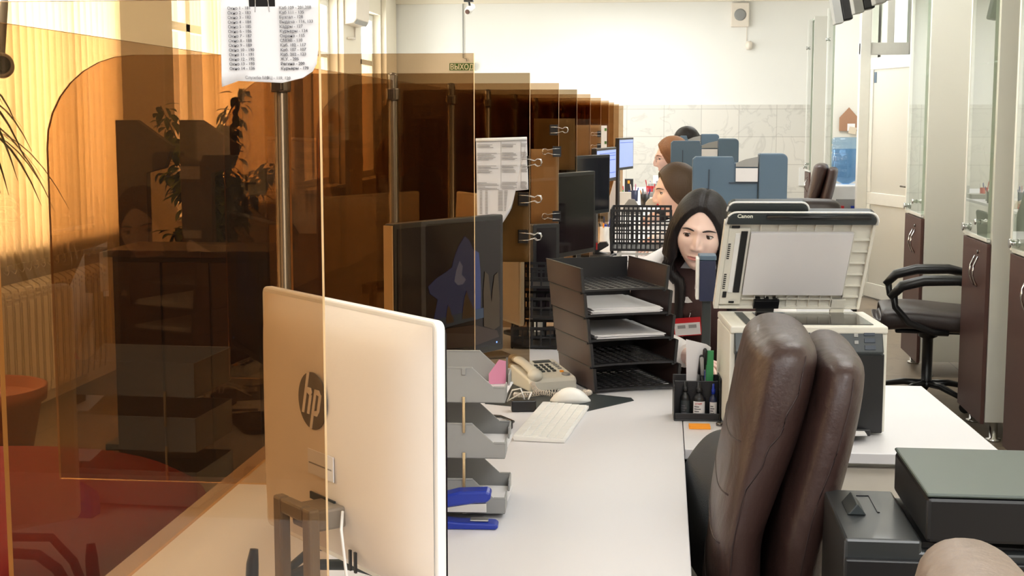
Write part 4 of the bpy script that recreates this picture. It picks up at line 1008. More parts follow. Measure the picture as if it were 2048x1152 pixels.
# ================================================================== CABINETS ALONG THE RIGHT WALL
def cabinet(y0, y1, label, xf=1.50, depth=.50, both=True):
    t = thing('display_cabinet', label, 'cabinet', (xf, y0, 0), 0, 'cream display cabinets along the right wall'); L_ = y1 - y0; d = depth
    H = 2.62
    for nm, a, b in (('side_panel', -.036, 0), ('side_panel', L_, L_ + .03)): m = MB(); m.box(.02, d, a, b, .095, H); m.build(nm, 'cream', t, bevel=.002)
    m = MB(); m.box(d - .016, d, .0005, L_ - .0005, .095, H); m.build('back_panel', 'cream', t)
    m = MB()
    for z in (.095, .93, H - .03): m.box(.03, d - .0165, .0005, L_ - .0005, z, z + .018)
    m.build('carcass_shelf', 'cream', t)
    m = MB()
    for z in (1.35, 1.78, 2.2): m.box(.05, d - .03, .001, L_ - .001, z, z + .006)
    m.build('glass_shelf', 'clear', t)
    m = MB(); m.box(0, .018, -.03, L_ + .0, .085, .937); dd = m.build('lower_door', 'brown', t, bevel=.0015)
    for yy in (L_ * .30, L_ * .44):
        m = MB(); pts = [(-.0 - .030 * math.sin(PI * k / 10), yy - .03 * math.sin(PI * k / 10), .86 - .14 * k / 10) for k in range(11)]; m.tube(pts, .005, 8); m.build('door_handle', 'chrome', dd)
    m = MB(); m.lathe([(.009, 0), (.009, .006), (.006, .008)], 16, Matrix.Translation((0, L_ * .30, .885)) @ Matrix.Rotation(-PI / 2, 4, 'Y')); m.build('door_lock', 'brass', dd)
    m = MB(); m.box(0, .012, -.02, L_, .955, H - .02); g = m.build('glass_door', 'clear', t)
    m = MB(); m.box(-.002, .016, L_ - .025, L_ + .005, .95, H - .015); m.box(-.001, .015, -.02, L_ - .0255, .945, .962); m.build('door_trim', 'pvc', t, bevel=.001)
    for z in (.985, 2.3):
        m = MB(); m.lathe([(.014, 0), (.014, .012), (.02, .014), (.02, .022)], 14, Matrix.Translation((0, L_ - .06, z)) @ Matrix.Rotation(-PI / 2, 4, 'Y')); m.box(-.016, -.004, L_ - .11, L_ - .02, z - .007, z + .007); m.build('glass_hinge', 'chrome', g, bevel=.002)
    m = MB(); m.lathe([(.012, 0), (.008, .014), (.014, .022), (.012, .03)], 14, Matrix.Translation((0, L_ * .25, 1.03)) @ Matrix.Rotation(-PI / 2, 4, 'Y')); m.build('glass_knob', 'chrome', g)
    for x in (.07, d - .07):
        for y in (.0, L_ - .05):
            m = MB(); m.lathe([(.035, 0), (.037, .004), (.034, .012), (.020, .016), (.018, .095)], 20, Matrix.Translation((x, y, 0))); m.build('leg', 'chrome', t)
    return t
cabinet(6.71, 7.20, 'cream display cabinet with brown lower door, standing just right of the dark armchair')
cabinet(5.70, 6.24, 'cream display cabinet with brown lower door cut by the right edge of the frame')
cabinet(8.40, 8.92, 'cream display cabinet with brown lower door, behind the dark armchair beside the white door')
cabinet(13.86, 14.33, 'cream display cabinet with brown lower door, far away left of the water cooler', 1.60, .42)
cabinet(15.6, 16.05, 'cream display cabinet farthest away against the marble wall', 1.58, .42)

# the white door and its surround
D0, D1 = Vector((1.745, 12.25, 0)), Vector((1.99, 11.47, 0)); dw = (D1 - D0).length; da = math.atan2(D1.y - D0.y, D1.x - D0.x)
t = thing('door_1', None, None, (D0.x, D0.y, 0), da); struct(t)
m = MB()
for (a, b, c, d) in ((0, dw, .01, .13), (0, dw, .80, .90), (0, dw, 1.93, 2.03), (0, .07, .13, .80), (dw - .07, dw, .13, .80), (0, .07, .90, 1.93), (dw - .07, dw, .90, 1.93)): m.box(a, b, -.02, .02, c, d)
m.build('door_frame', 'pvc', t, bevel=.004)
m = MB(); m.box(.07, dw - .07, -.010, .010, .13, .80); m.box(.07, dw - .07, -.010, .010, .90, 1.93); m.build('door_panel', 'cream', t)
m = MB(); m.tube([(dw - .03, -.02, .98), (dw - .03, -.055, .98), (dw - .12, -.055, .98)], .008, 10); m.box(dw - .045, dw - .015, -.026, -.0205, .92, 1.06); m.build('door_handle', 'brass', t)
m = MB()
for z in (1.0, .25, 1.8): m.tube([(-.004, -.024, z - .05), (-.004, -.024, z + .05)], .008, 10)
m.build('door_hinge', 'pvc', t)
m = MB(); m.box(.075, .12, -.0125, -.0105, 1.82, 1.91); m.build('blue_sticker', 'slate', t)
m = MB(); m.box(D0.x - .10, D0.x - .015, D0.y - .02, D0.y + .08, 0, CEIL); m.box(D0.x - .10, RX, D0.y + .0, D0.y + .10, 2.06, 2.16); m.box(D0.x - .10, RX + .0, D0.y, D0.y + .10, 2.86, 2.96)
m.box(D0.x + .12, D0.x + .18, D0.y + .02, D0.y + .08, 2.16, 2.86); struct(m.build('trim_6', 'pvc', bevel=.004))
m = MB(); m.box(D0.x - .0, RX, D0.y + .045, D0.y + .055, 2.16, 2.86); struct(m.build('window_6', 'clear'))

# ================================================================== WATER COOLER, NOTICE HOUSE
t = thing('water_cooler', 'white water cooler with a large blue bottle beside the white door', 'water cooler', (1.655, 13.05, 0), 0)
m = MB(); m.prism([(x, y) for x, y in rounded(.30, .30, .03)], 0.01, .93, 'z', mtx=Matrix.Translation((0, -.15, 0))); m.build('cooler_body', 'white', t, bevel=.02, seg=3)
m = MB(); m.box(-.10, .10, -.153, -.1505, .62, .80); m.build('tap_recess', 'grey', t); m = MB(); m.box(-.06, -.03, -.18, -.1535, .70, .74); m.build('tap', 'red', t); m = MB(); m.box(.03, .06, -.18, -.1535, .70, .74); m.build('tap', 'blue', t)
m = MB(); m.lathe([(.03, .93), (.10, .965), (.135, 1.0), (.138, 1.06), (.128, 1.075), (.138, 1.09), (.138, 1.20), (.128, 1.215), (.138, 1.23), (.138, 1.27), (.125, 1.285), (.138, 1.30), (.136, 1.34), (.11, 1.355), (.0, 1.357)], 28, caps=False); m.build('water_bottle', 'bottle', t)
m = MB(); m.lathe([(.028, .932), (.095, .968), (.128, 1.003), (.128, 1.25), (.0, 1.25)], 28, caps=False); m.build('water', 'bottle', t)
q = at(1697, 262, 13.8)
t = thing('house_board', 'brown house-shaped board with white cards hanging above the water cooler', 'notice board', (q.x, 13.81, q.z))
m = MB(); s_ = .0049; m.prism([(-18 * s_, 0), (18 * s_, 0), (18 * s_, 26 * s_), (0, 46 * s_), (-18 * s_, 26 * s_)], -.01, 0.004, 'y'); m.build('board', 'kraft', t)
m = MB(); m.box(-.012, .06, -.014, -.011, .0, .07); m.build('card', 'paper', t); m = MB(); m.box(.0, .07, -.018, -.0145, -.02, .045, 0, Matrix.Rotation(.2, 4, 'Y')); m.build('card', 'cardpaper', t)
m = MB(); q = at(1605, 355, 16.93); m.box(q.x - .04, q.x + .03, 16.94, 16.968, q.z - .1, q.z + .12); o = m.build('socket_panel', 'white', bevel=.004); tag(o, 'white socket panel low on the marble wall by the last cabinet', 'wall socket')

# ================================================================== THINGS ON THE FAR WALL
q = at(898, 134, 16.99); q2 = at(951, 134, 16.99)
t = thing('exit_sign', 'green exit sign with white Cyrillic letters seen through an amber pane', 'sign', ((q.x + q2.x) / 2, 16.985, q.z))
w_ = q2.x - q.x; m = MB(); m.box(-w_ / 2, w_ / 2, -.035, .013, -.05, .05); m.build('sign_case', 'pvc', t, bevel=.004); m = MB(); m.box(-w_ / 2 + .012, w_ / 2 - .006, -.038, -.0355, -.043, .043); m.build('sign_face', 'signgreen', t)
text('sign_lettering', 'ВЫХОД', .088, 'signwhite', t, (.003, -.0385, -.031), (PI / 2, 0, 0), 'CENTER', bold=.0015, sx=.88)
m = MB(); q = at(926, 30, 16.985); q2 = at(927, 116, 16.985); m.tube([(q.x, 16.983, 2.9), (q.x, 16.983, q2.z), (q.x + .04, 16.983, q2.z - .01), (q.x + .045, 16.983, at(926, 126, 16.985).z + .02)], .006, 6); o = m.build('cable_run', 'grey'); tag(o, 'thin cable running down the far wall to the exit sign', 'cable')
q = at(1480, 30, 16.98); t = thing('wall_speaker', 'square white wall speaker high on the far wall', 'speaker', (q.x, 16.99, q.z)); w_ = .105
m = MB(); m.box(-w_, w_, -.06, .008, -.14, .14); m.build('speaker_box', 'acwhite', t, bevel=.01, seg=3); m = MB(); m.lathe([(.07, 0), (.07, .004), (.05, .002), (.02, .006)], 28, Matrix.Translation((0, -.0605, .0)) @ Matrix.Rotation(PI / 2, 4, 'X')); m.build('speaker_cone', 'grey', t)
q = at(1498, 91, 16.98); t = thing('smoke_sensor', 'small white sensor below the wall speaker on its thin wire', 'sensor', (q.x, 16.99, q.z))
m = MB(); m.lathe([(.03, -.05), (.04, -.02), (.04, .03), (.02, .05)], 16, Matrix.Translation((0, -.03, 0))); m.build('sensor_body', 'acwhite', t); m = MB(); m.tube([(-.03, -.006, .05), (-.03, -.006, .62)], .004, 6); m.build('wire', 'acwhite', t)
q = at(940, 18, 12.2); t = thing('security_camera', 'white bullet security camera hanging over the row of panes', 'security camera', (q.x, 12.2, q.z))
mt_ = Matrix.Rotation(rad(115), 4, 'X') @ Matrix.Rotation(rad(-12), 4, 'Y'); m = MB(); m.lathe([(.026, -.06), (.030, -.05), (.030, .06), (.026, .07)], 20, mt_); m.build('camera_body', 'white', t); m = MB(); m.lathe([(.022, .0705), (.018, .076)], 20, mt_); m.build('lens', 'brown', t)
m = MB(); m.tube([(0, .0, .02), (-.01, 0, .06), (-.02, 0, CEIL - q.z)], .010, 8); m.box(-.05, .03, -.03, .03, .06, .10); m.build('bracket', 'black', t)
q = at(3, 131, 4.2); t = thing('security_camera', 'grey bullet security camera cut by the left edge of the frame', 'security camera', (q.x, 4.2, q.z))
m = MB(); mt_ = Matrix.Rotation(rad(90), 4, 'X') @ Matrix.Rotation(rad(25), 4, 'Y'); m.lathe([(.034, -.08), (.038, -.07), (.038, .05), (.034, .055)], 24, mt_); m.build('camera_body', 'grey', t); m = MB(); m.lathe([(.028, .0555), (.02, .058), (.012, .05)], 24, mt_); m.build('lens', 'black', t); m = MB(); m.tube([(0, 0, .03), (0, .06, .3), (0, .06, CEIL - q.z)], .012, 10); m.build('ceiling_rod', 'grey', t)
# air conditioner on the pilaster
a = at(675, 60, 14.3); t = thing('air_conditioner', 'cream wall air conditioner on the pier between two far windows', 'air conditioner', (LX + .06, 14.16, at(690, 52, 14.4).z))
m = MB(); m.prism([(0, 0), (.10, .02), (.13, .06), (.14, .26), (.13, .32), (0, .32)], 0, .6, 'y'); m.build('casing', 'acwhite', t, bevel=.012, seg=3); m = MB(); m.prism([(.105, .010), (.132, .045), (.128, .05), (.10, .016)], .04, .56, 'y'); m.build('louvre', 'grey', t); m = MB(); m.tube([(.02, .4, 0), (.02, .4, -.12), (.02, .1, -.13)], .012, 8); m.build('drain_pipe', 'acwhite', t)
# hanging queue displays, top right
for k, (x0, x1, yb, Y) in enumerate([(1664, 1702, 49, 8.6), (1703, 1735, 28, 7.6), (1744, 1768, 9, 6.7)]):
    a = at(x0 + 6, yb, Y); b = at(x1, yb, Y)
    t = thing('ceiling_display', 'dark tilted ceiling display, %s of the three hanging at the top right' % ('lowest and leftmost', 'middle', 'topmost and rightmost')[k], 'display', (a.x, Y, a.z))
    w_ = (b.x - a.x); mt_ = Matrix.Rotation(rad(-11), 4, 'Y')
    m = MB(); m.box(0, .05, -.02, .10, 0.0, .40, 0, mt_); m.build('display_case', 'grey', t, bevel=.004); m = MB(); m.box(.0505, .11, -.01, .10, .01, .39, 0, mt_); m.build('display_screen', 'black', t, bevel=.01)
    m = MB(); m.tube([(.0, .04, .36), (-.02, .04, CEIL - a.z)], .012, 8); m.build('bracket', 'darkgrey', t)

# ================================================================== PLANTS, KIOSKS, OTTOMAN
def leafshape(m, base, dirv, up, L_, W_, mi=0, bend=.3):
    d = dirv.normalized(); s_ = d.cross(up).normalized(); n = s_.cross(d).normalized(); k = 5; prev = None
    for i in range(k + 1):
        u = i / k; p = base + d * (L_ * u) - n * (bend * L_ * u * u); w = W_ * math.sin(PI * min(1, u * .92 + .08)) ** .8
        cur = (m.bm.verts.new(p - s_ * w + n * w * .25), m.bm.verts.new(p), m.bm.verts.new(p + s_ * w + n * w * .25))
        if prev:
            for a in (0, 1): f = m.bm.faces.new((prev[a], prev[a + 1], cur[a + 1], cur[a])); f.smooth = True; f.material_index = mi
        prev = cur
t = thing('potted_ficus', 'tall leafy ficus plant standing behind the dark boards at the left windows', 'plant', (-2.72, 8.35, 0))
m = MB(); m.lathe([(.13, 0), (.17, .28), (.18, .30), (.165, .30), (.15, .27)], 24); m.build('pot', 'terracotta', t); m = MB(); m.lathe([(.15, .262), (.0, .265)], 20, caps=False); m.build('soil', 'soil', t)
rnd = random.Random(11); st = MB(); lf = MB()
for b_ in range(20):
    a = rnd.uniform(0, 2 * PI); top = Vector((math.cos(a) * rnd.uniform(.05, .42), math.sin(a) * .2, rnd.uniform(.85, 1.62)))
    if b_ == 0: top = Vector((.16, 0, 1.70))
    p0 = Vector((rnd.uniform(-.04, .04), rnd.uniform(-.04, .04), .26)); mid = (p0 + top) / 2 + Vector((-top.x * .2, 0, .12)); pts = [p0, p0.lerp(mid, .5), mid, mid.lerp(top, .55) + Vector((0, 0, .03)), top]
    st.tube(pts, [.011, .009, .007, .005, .002], 6)
    for k in range(90):
        u = .2 + .8 * (k / 89); seg = min(3, int(u * 4)); f = u * 4 - seg; p = pts[seg].lerp(pts[seg + 1], f)
        dv = Vector((rnd.uniform(-1, 1), rnd.uniform(-1, 1), rnd.uniform(-1.0, .35))); p = p + Vector((dv.x, dv.y, 0)) * rnd.uniform(0, .09)
        leafshape(lf, p, dv, Vector((0, 0, 1)), rnd.uniform(.06, .095), rnd.uniform(.018, .026), 0, .35)
st.build('stem', 'stem', t); lf.build('foliage', 'leaf', t, recalc=False)['kind'] = 'stuff'
t = thing('potted_dracaena', 'spiky dracaena plant in a terracotta pot at the left edge of the frame', 'plant', (-2.70, 5.2, 0))
m = MB(); m.lathe([(.17, 0), (.25, .40), (.27, .405), (.275, .46), (.255, .46), (.24, .42)], 36); m.build('pot', 'terracotta', t); m = MB(); m.lathe([(.235, .415), (0, .42)], 24, caps=False); m.build('soil', 'soil', t)
m = MB(); m.tube([(0, 0, .4), (.03, 0, .9), (-.02, .02, 1.4), (.0, 0, 1.62)], [.03, .026, .022, .018], 10); m.build('stem', 'stem', t)
lf = MB()
for k in range(46):
    a = rnd.uniform(0, 2 * PI); el = rnd.uniform(-.2, 1.2); L_ = rnd.uniform(.30, .44); d = Vector((math.cos(a) * math.cos(el), math.sin(a) * math.cos(el), math.sin(el)))
    base_ = Vector((0, 0, rnd.uniform(1.42, 1.63))); prev = None; s_ = d.cross(Vector((0, 0, 1))).normalized()
    for i in range(9):
        u = i / 8; p = base_ + d * L_ * u + Vector((0, 0, -1)) * (L_ * .85 * u ** 2.4); w = .011 * (1 - u) ** .6 + .0008
        cur = (lf.bm.verts.new(p - s_ * w), lf.bm.verts.new(p + s_ * w))
        if prev: f = lf.bm.faces.new((prev[0], prev[1], cur[1], cur[0])); f.smooth = True
        prev = cur
lf.build('foliage', 'leaf', t, recalc=False)['kind'] = 'stuff'
for k, (px0, px1, px2, Y) in enumerate([(230, 290, 344, 6.2), (358, 420, 478, 6.2)]):
    a, b, c = at(px0, 240, Y), at(px1, 240, Y), at(px2, 292, Y)
    t = thing('info_kiosk', 'dark brown kiosk board with slanted top, %s of the pair behind the panes' % ('left one' , 'right one')[k], 'kiosk', (a.x, Y, 0))
    w1, w2 = b.x - a.x, c.x - a.x; h = CZ; zc = c.z
    m = MB(); m.prism([(0, .03), (w1, .03), (w1, h - .24), (w2 * .86, zc - .10), (w2, zc), (w1 * .70, h), (0, h)], 0, .05, 'y'); m.build('kiosk_board', 'kiosk', t, bevel=.003)
    m = MB(); m.box(-.05, w1 + .05, -.12, .17, 0, .029); m.build('base_plate', 'black', t, bevel=.003)
a = at(205, 500, 5.62); b = at(536, 500, 5.62)  # dark counter added to keep the customer side dark behind the panes
t = thing('added_dark_counter', 'long dark brown counter added to darken the customer side before the kiosk boards', 'counter', (a.x, 5.62, 0))
m = MB(); m.box(0, b.x - a.x, 0, .42, a.z - .03, a.z); m.build('counter_top', 'kiosk', t, bevel=.003)
m = MB(); m.box(.03, b.x - a.x - .03, .03, .39, .002, a.z - .0305); m.build('counter_body', 'darkwood', t)
for k in range(3): m = MB(); w_ = (b.x - a.x - .08) / 3; m.box(.04 + k * w_, .03 + (k + 1) * w_, .016, .0295, .08, a.z - .05); m.build('front_panel', 'kiosk', t, bevel=.003)
t = thing('round_ottoman', 'large round red leatherette ottoman on the customer side at the lower left', 'ottoman', (-2.0, 3.62, 0))
m = MB(); m.lathe([(.70, .05), (.74, .08), (.75, .30), (.75, .36), (.73, .42), (.68, .45), (.55, .458), (0, .46)], 64, caps=False); m.build('seat', 'red_leather', t)
m = MB(); m.tube([(.752 * math.cos(a), .752 * math.sin(a), .35) for a in [2 * PI * k / 64 for k in range(64)]], .006, 6, closed=True); m.build('piping', 'red_leather', t); m = MB(); m.lathe([(.62, 0), (.62, .05)], 48); m.build('plinth', 'black', t)
m = MB(); m.lathe([(.02, .4595), (.02, .466), (0, .468)], 20, caps=False); m.build('button', 'red_leather', t)

# ================================================================== CHAIRS
def star_base(t, h, mt='black', r=.31):
    m = MB(); m.lathe([(.045, .09), (.045, .11), (.028, .12), (.028, h - .06), (.05, h - .05), (.05, h)], 18); m.build('gas_column', 'black', t)
    for k in range(5):
        a = 2 * PI * k / 5 + .3; mt_ = Matrix.Rotation(a, 4, 'Z')
        m = MB(); v = [mt_ @ Vector(p) for p in ((.02, 0, .105), (.12, 0, .105), (.22, 0, .085), (r, 0, .068))]; m.tube(v, [.024, .022, .018, .015], 8, flat=.8); m.build('base_arm', mt, t)
        m = MB(); q = mt_ @ Vector((r, 0, .032))
        for s_ in (-.014, .014): m.lathe([(.026, -.008), (.03, 0), (.026, .008)], 16, Matrix.Translation(q) @ Matrix.Rotation(a + .6, 4, 'Z') @ Matrix.Translation((0, s_, 0)) @ Matrix.Rotation(PI / 2, 4, 'X'))
        m.tube([q, q + Vector((0, 0, .04))], .007, 6); m.build('caster', 'black', t)
from mathutils.bvhtree import BVHTree
def surface_of(o):
    bm = bmesh.new(); bm.from_mesh(o.data); tree = BVHTree.FromBMesh(bm); bm.free()
    def snap(p):
        q, n, _, _ = tree.find_nearest(Vector(p)); return q
    return snap
def leather_chair(label, loc, rz, mt, cat='office chair', arms=True, name='office_chair', sh=.47, dz=0.):
    t = thing(name, label, cat, loc, rz); sh += dz      # faces local -X, backrest at +X
    star_base(t, sh - .06)
    m = MB(); m.sweep([(-.26, sh), (-.24, sh + .0), (-.1, sh + .01), (.1, sh - .005), (.24, sh - .01), (.28, sh - .01)], [.10, .12, .12, .12, .11, .10], [.46, .50, .52, .52, .50, .46], 0, 28, 3, exy=5, end=.9); m.build('seat', mt, t)
    m = MB(); m.box(-.18, .2, -.16, .16, sh - .075, sh - .056); m.build('seat_plate', 'black', t, bevel=.01)
    # inner cushion
    cl = [(.262, .50), (.252, .60), (.253, .70), (.258, .78), (.276, .86), (.30, .95), (.318, 1.03), (.330, 1.09), (.332, 1.132)]; cl = [(a, b + dz) for a, b in cl]
    th = [.10, .11, .095, .095, .108, .122, .130, .128, .125]; wd = [.44, .48, .50, .50, .50, .49, .48, .46, .44]
    m = MB(); m.sweep(cl, th, wd, 0, 36, 2.7, exy=3.4, end=.5); b1 = m.build('back_cushion', mt, t)
    snap = surface_of(b1)
    m = MB()
    for (xx, zz) in ((.172, .665), (.18, .76), (.198, .85), (.228, .945)): m.tube([snap((xx, y, zz + dz + .012 * (abs(y) / .2) ** 2)) for y in [-.225 + .0225 * k for k in range(21)]], .0016, 5)
    m.build('quilt_seam', 'seam', b1)
    for s_ in (-1, 1):
        m = MB(); pts = [(.185, s_ * .3, .56), (.195, s_ * .3, .66), (.21, s_ * .3, .76), (.245, s_ * .3, .86), (.30, s_ * .3, .94), (.335, s_ * .28, .985), (.365, s_ * .27, 1.03), (.385, s_ * .25, 1.08), (.38, s_ * .22, 1.12)]
        m.tube([snap(crp([(a, b, c + dz) for a, b, c in pts], q * 8 / 32 * .999)) for q in range(33)], .0016, 5); m.build('flank_seam', 'seam', b1)
    # outer shell cushion behind
    cl = [(.350, .52), (.350, .60), (.358, .70), (.370, .80), (.395, .90), (.418, 1.0), (.430, 1.065), (.432, 1.10)]; cl = [(a, b + dz) for a, b in cl]
    th = [.08, .10, .105, .105, .105, .10, .092, .08]; wd = [.40, .44, .48, .50, .50, .48, .45, .42]
    m = MB(); m.sweep(cl, th, wd, 0, 32, 2.7, exy=3.4, end=.5); b2 = m.build('back_shell', mt, t)
    snap = surface_of(b2)
    for s_ in (-1, 1):
        m = MB(); pts = [(.36, s_ * .3, .60), (.37, s_ * .3, .72), (.39, s_ * .3, .84), (.425, s_ * .3, .94), (.445, s_ * .28, 1.02), (.45, s_ * .24, 1.08)]
        m.tube([snap(crp([(a, b, c + dz) for a, b, c in pts], q * 5 / 24 * .999)) for q in range(25)], .0016, 5); m.build('shell_seam', 'seam', b2)
    if arms:
        for s_ in (-1, 1):
            m = MB(); y = s_ * .285
            m.tube([(.24, y, sh + .20), (.12, y, sh + .225), (-.05, y, sh + .22), (-.16, y, sh + .19), (-.215, y, sh + .13)], [.028, .036, .038, .036, .026], 12, flat=.75)
            m.tube([(-.20, y, sh + .15), (-.19, y, sh + .08), (-.12, y, sh + .0), (.0, y - s_ * .02, sh - .05), (.08, y - s_ * .05, sh - .055)], [.02, .018, .018, .018, .018], 10)
            m.build('armrest', 'black' if mt != 'leather_g' else 'leather_g', t)
    return t
leather_chair('brown leather office chair with a thick padded back in the right foreground', (-.112, 2.635, 0), rad(-1), 'leather', arms=False)
leather_chair('brown leather chair back painted as lit from above, cut off at the lower right', (-.0, 1.42, 0), rad(-3), 'leather_lit', arms=False, dz=-.112).location = (.022, 1.50, -.0)
leather_chair('dark leather armchair standing before the brown cabinet doors at the right', (1.42, 7.61, 0), rad(-6), 'leather_d')
leather_chair('taupe leather chair whose rounded back shows behind the open printer lid', (.585, 6.62, 0), rad(82), 'leather_d')
leather_chair('dark brown leather armchair far away in front of the last cabinets', (1.05, 12.6, 0), rad(-8), 'leather')
# dark grey fabric chair tucked behind the brown one
t = thing('office_chair', 'dark grey fabric chair half hidden behind the foreground brown chair', 'office chair', (.292, 3.0, -.0), rad(10)); star_base(t, .40)
m = MB(); m.sweep([(-.2, .44), (0, .445), (.2, .44)], [.07, .08, .07], [.42, .44, .42], 0, 24, 3, exy=5, end=.9); m.build('seat', 'leather_g', t)
m = MB(); m.sweep([(-.20, .52), (-.215, .62), (-.205, .71), (-.16, .79), (-.11, .825)], [.03, .035, .035, .035, .03], [.36, .40, .40, .36, .28], 0, 24, 2.5, exy=3, end=.8); m.build('backrest', 'leather_g', t)
m = MB(); m.sweep([(-.15, .49), (-.165, .56), (-.15, .63), (-.11, .69), (-.05, .725)], [.04, .05, .05, .045, .04], [.34, .38, .38, .34, .26], 0, 24, 2.5, exy=3, end=.8); m.build('back_padding', 'leather_g', t)
m = MB(); m.box(-.19, -.03, -.03, .03, .39, .405); m.box(-.19, -.165, -.03, .03, .405, .58); m.build('back_bar', 'black', t)

# ================================================================== PEOPLE
def sstep(a, b, x):
    x = max(0, min(1, (x - a) / (b - a))); return x * x * (3 - 2 * x)
def g(x, s): return math.exp(-(x / s) ** 2)
def head_point(d):
    """unit direction (face towards -Y) -> point on the head surface, metres, origin at head centre"""
    x, y, z = d.x, d.y, d.z
    rx, ry, rz_ = .0745, .094, .118
    p = Vector((x * rx, y * ry, z * rz_))
    if z < 0:                                            # jaw tapers, chin forward
        k = sstep(0, 1, -z)
        p.x *= 1 - .31 * k ** 1.4
        if y > 0: p.y *= 1 - .45 * k
        else: p.y *= 1 - .10 * k; p.y -= .006 * k
    else: p.x *= 1 + .03 * math.sin(z * PI)
    if y < 0:
        fx, fz = p.x, p.z; fr = sstep(0, .5, -y)
        p.y += fr * (.010 * (g(abs(fx) - .031, .017) * g(fz - .008, .013)))          # eye sockets
        p.y -= fr * .0050 * g(fz - .028, .011) * g(fx, .05)                            # brow
        nz_ = sstep(.018, -.022, fz) * sstep(-.043, -.032, fz)
        p.y -= fr * (.0205 * nz_ * g(fx, .0095) + .006 * g(fz - .010, .02) * g(fx, .008))   # nose
        p.y -= fr * .008 * g(abs(fx) - .0115, .0062) * g(fz + .0305, .0072)                   # nostril wings
        p.y -= fr * (.0060 * g(fz + .0585, .0042) + .0066 * g(fz + .0690, .0052)) * g(fx, .018)  # lips
        p.y += fr * .0030 * g(fz + .0636, .0022) * g(fx, .022)
        p.y += fr * .0030 * g(fz + .081, .006) * g(fx, .02)
        p.y -= fr * .0065 * g(fz + .099, .012) * g(fx, .018)                               # chin
        p.y -= fr * .0045 * g(abs(fx) - .042, .018) * g(fz + .022, .02)                     # cheekbones
    return p
def head_mesh(m, T, mi_skin=0, mi_lip=1):
    NU, NV = 180, 160; rows = []
    for j in range(1, NV):
        ph = PI * j / NV; row = []
        for i in range(NU):
            th = 2 * PI * i / NU; th = th - .35 * math.sin(th) if False else th
            a = -PI / 2 + (th if th <= PI else th - 2 * PI); a2 = -PI / 2 + math.copysign(abs((a + PI / 2) / PI) ** 1.35 * PI, a + PI / 2)
            d = Vector((math.cos(a2) * math.sin(ph), math.sin(a2) * math.sin(ph), math.cos(ph))); row.append((d, m.bm.verts.new(T @ head_point(d))))
        rows.append(row)
    for ra, rb in zip(rows, rows[1:]):
        for i in range(NU):
            q = [ra[i], rb[i], rb[(i + 1) % NU], ra[(i + 1) % NU]]; f = m.bm.faces.new([v for _, v in q]); f.smooth = True
            c = sum((head_point(d) for d, _ in q), Vector()) / 4
            lip = c.y < -.05 and abs(c.x) < .0255 and (-.0735 + .004 * (abs(c.x) / .022) ** 2 < c.z < -.0565 - .004 * (abs(c.x) / .022) ** 2 - .0015 * g(c.x, .003))
            f.material_index = mi_lip if lip else mi_skin
    for row, sgn in ((rows[0], 1), (rows[-1], -1)):
        c = m.bm.verts.new(T @ head_point(Vector((0, 0, sgn))))
        for i in range(NU): f = m.bm.faces.new((row[i][1], row[(i + 1) % NU][1], c) if sgn > 0 else (row[(i + 1) % NU][1], row[i][1], c)); f.smooth = True; f.material_index = mi_skin
    for s_ in (-1, 1):                                    # ears
        Te = T @ Matrix.Translation((s_ * .073, .012, -.008)) @ Matrix.Rotation(s_ * rad(-18), 4, 'Z')
        m.ball((0, 0, 0), .008, .017, .031, 14, 12, mi_skin, Te); m.ball((s_ * .006, .006, .004), .006, .014, .026, 12, 10, mi_skin, Te)
def surf(x, z):
    """front face point for given x, z (search direction)"""
    lo = None; best = 9; 
    for k in range(60):
        pass
    dx, dz = x / .0745, z / .118
    for _ in range(12):
        r2 = dx * dx + dz * dz; dy = -math.sqrt(max(.02, 1 - r2)); d = Vector((dx, dy, dz)); d.normalize(); p = head_point(d); dx += (x - p.x) / .0745 * .8; dz += (z - p.z) / .118 * .8
    return p
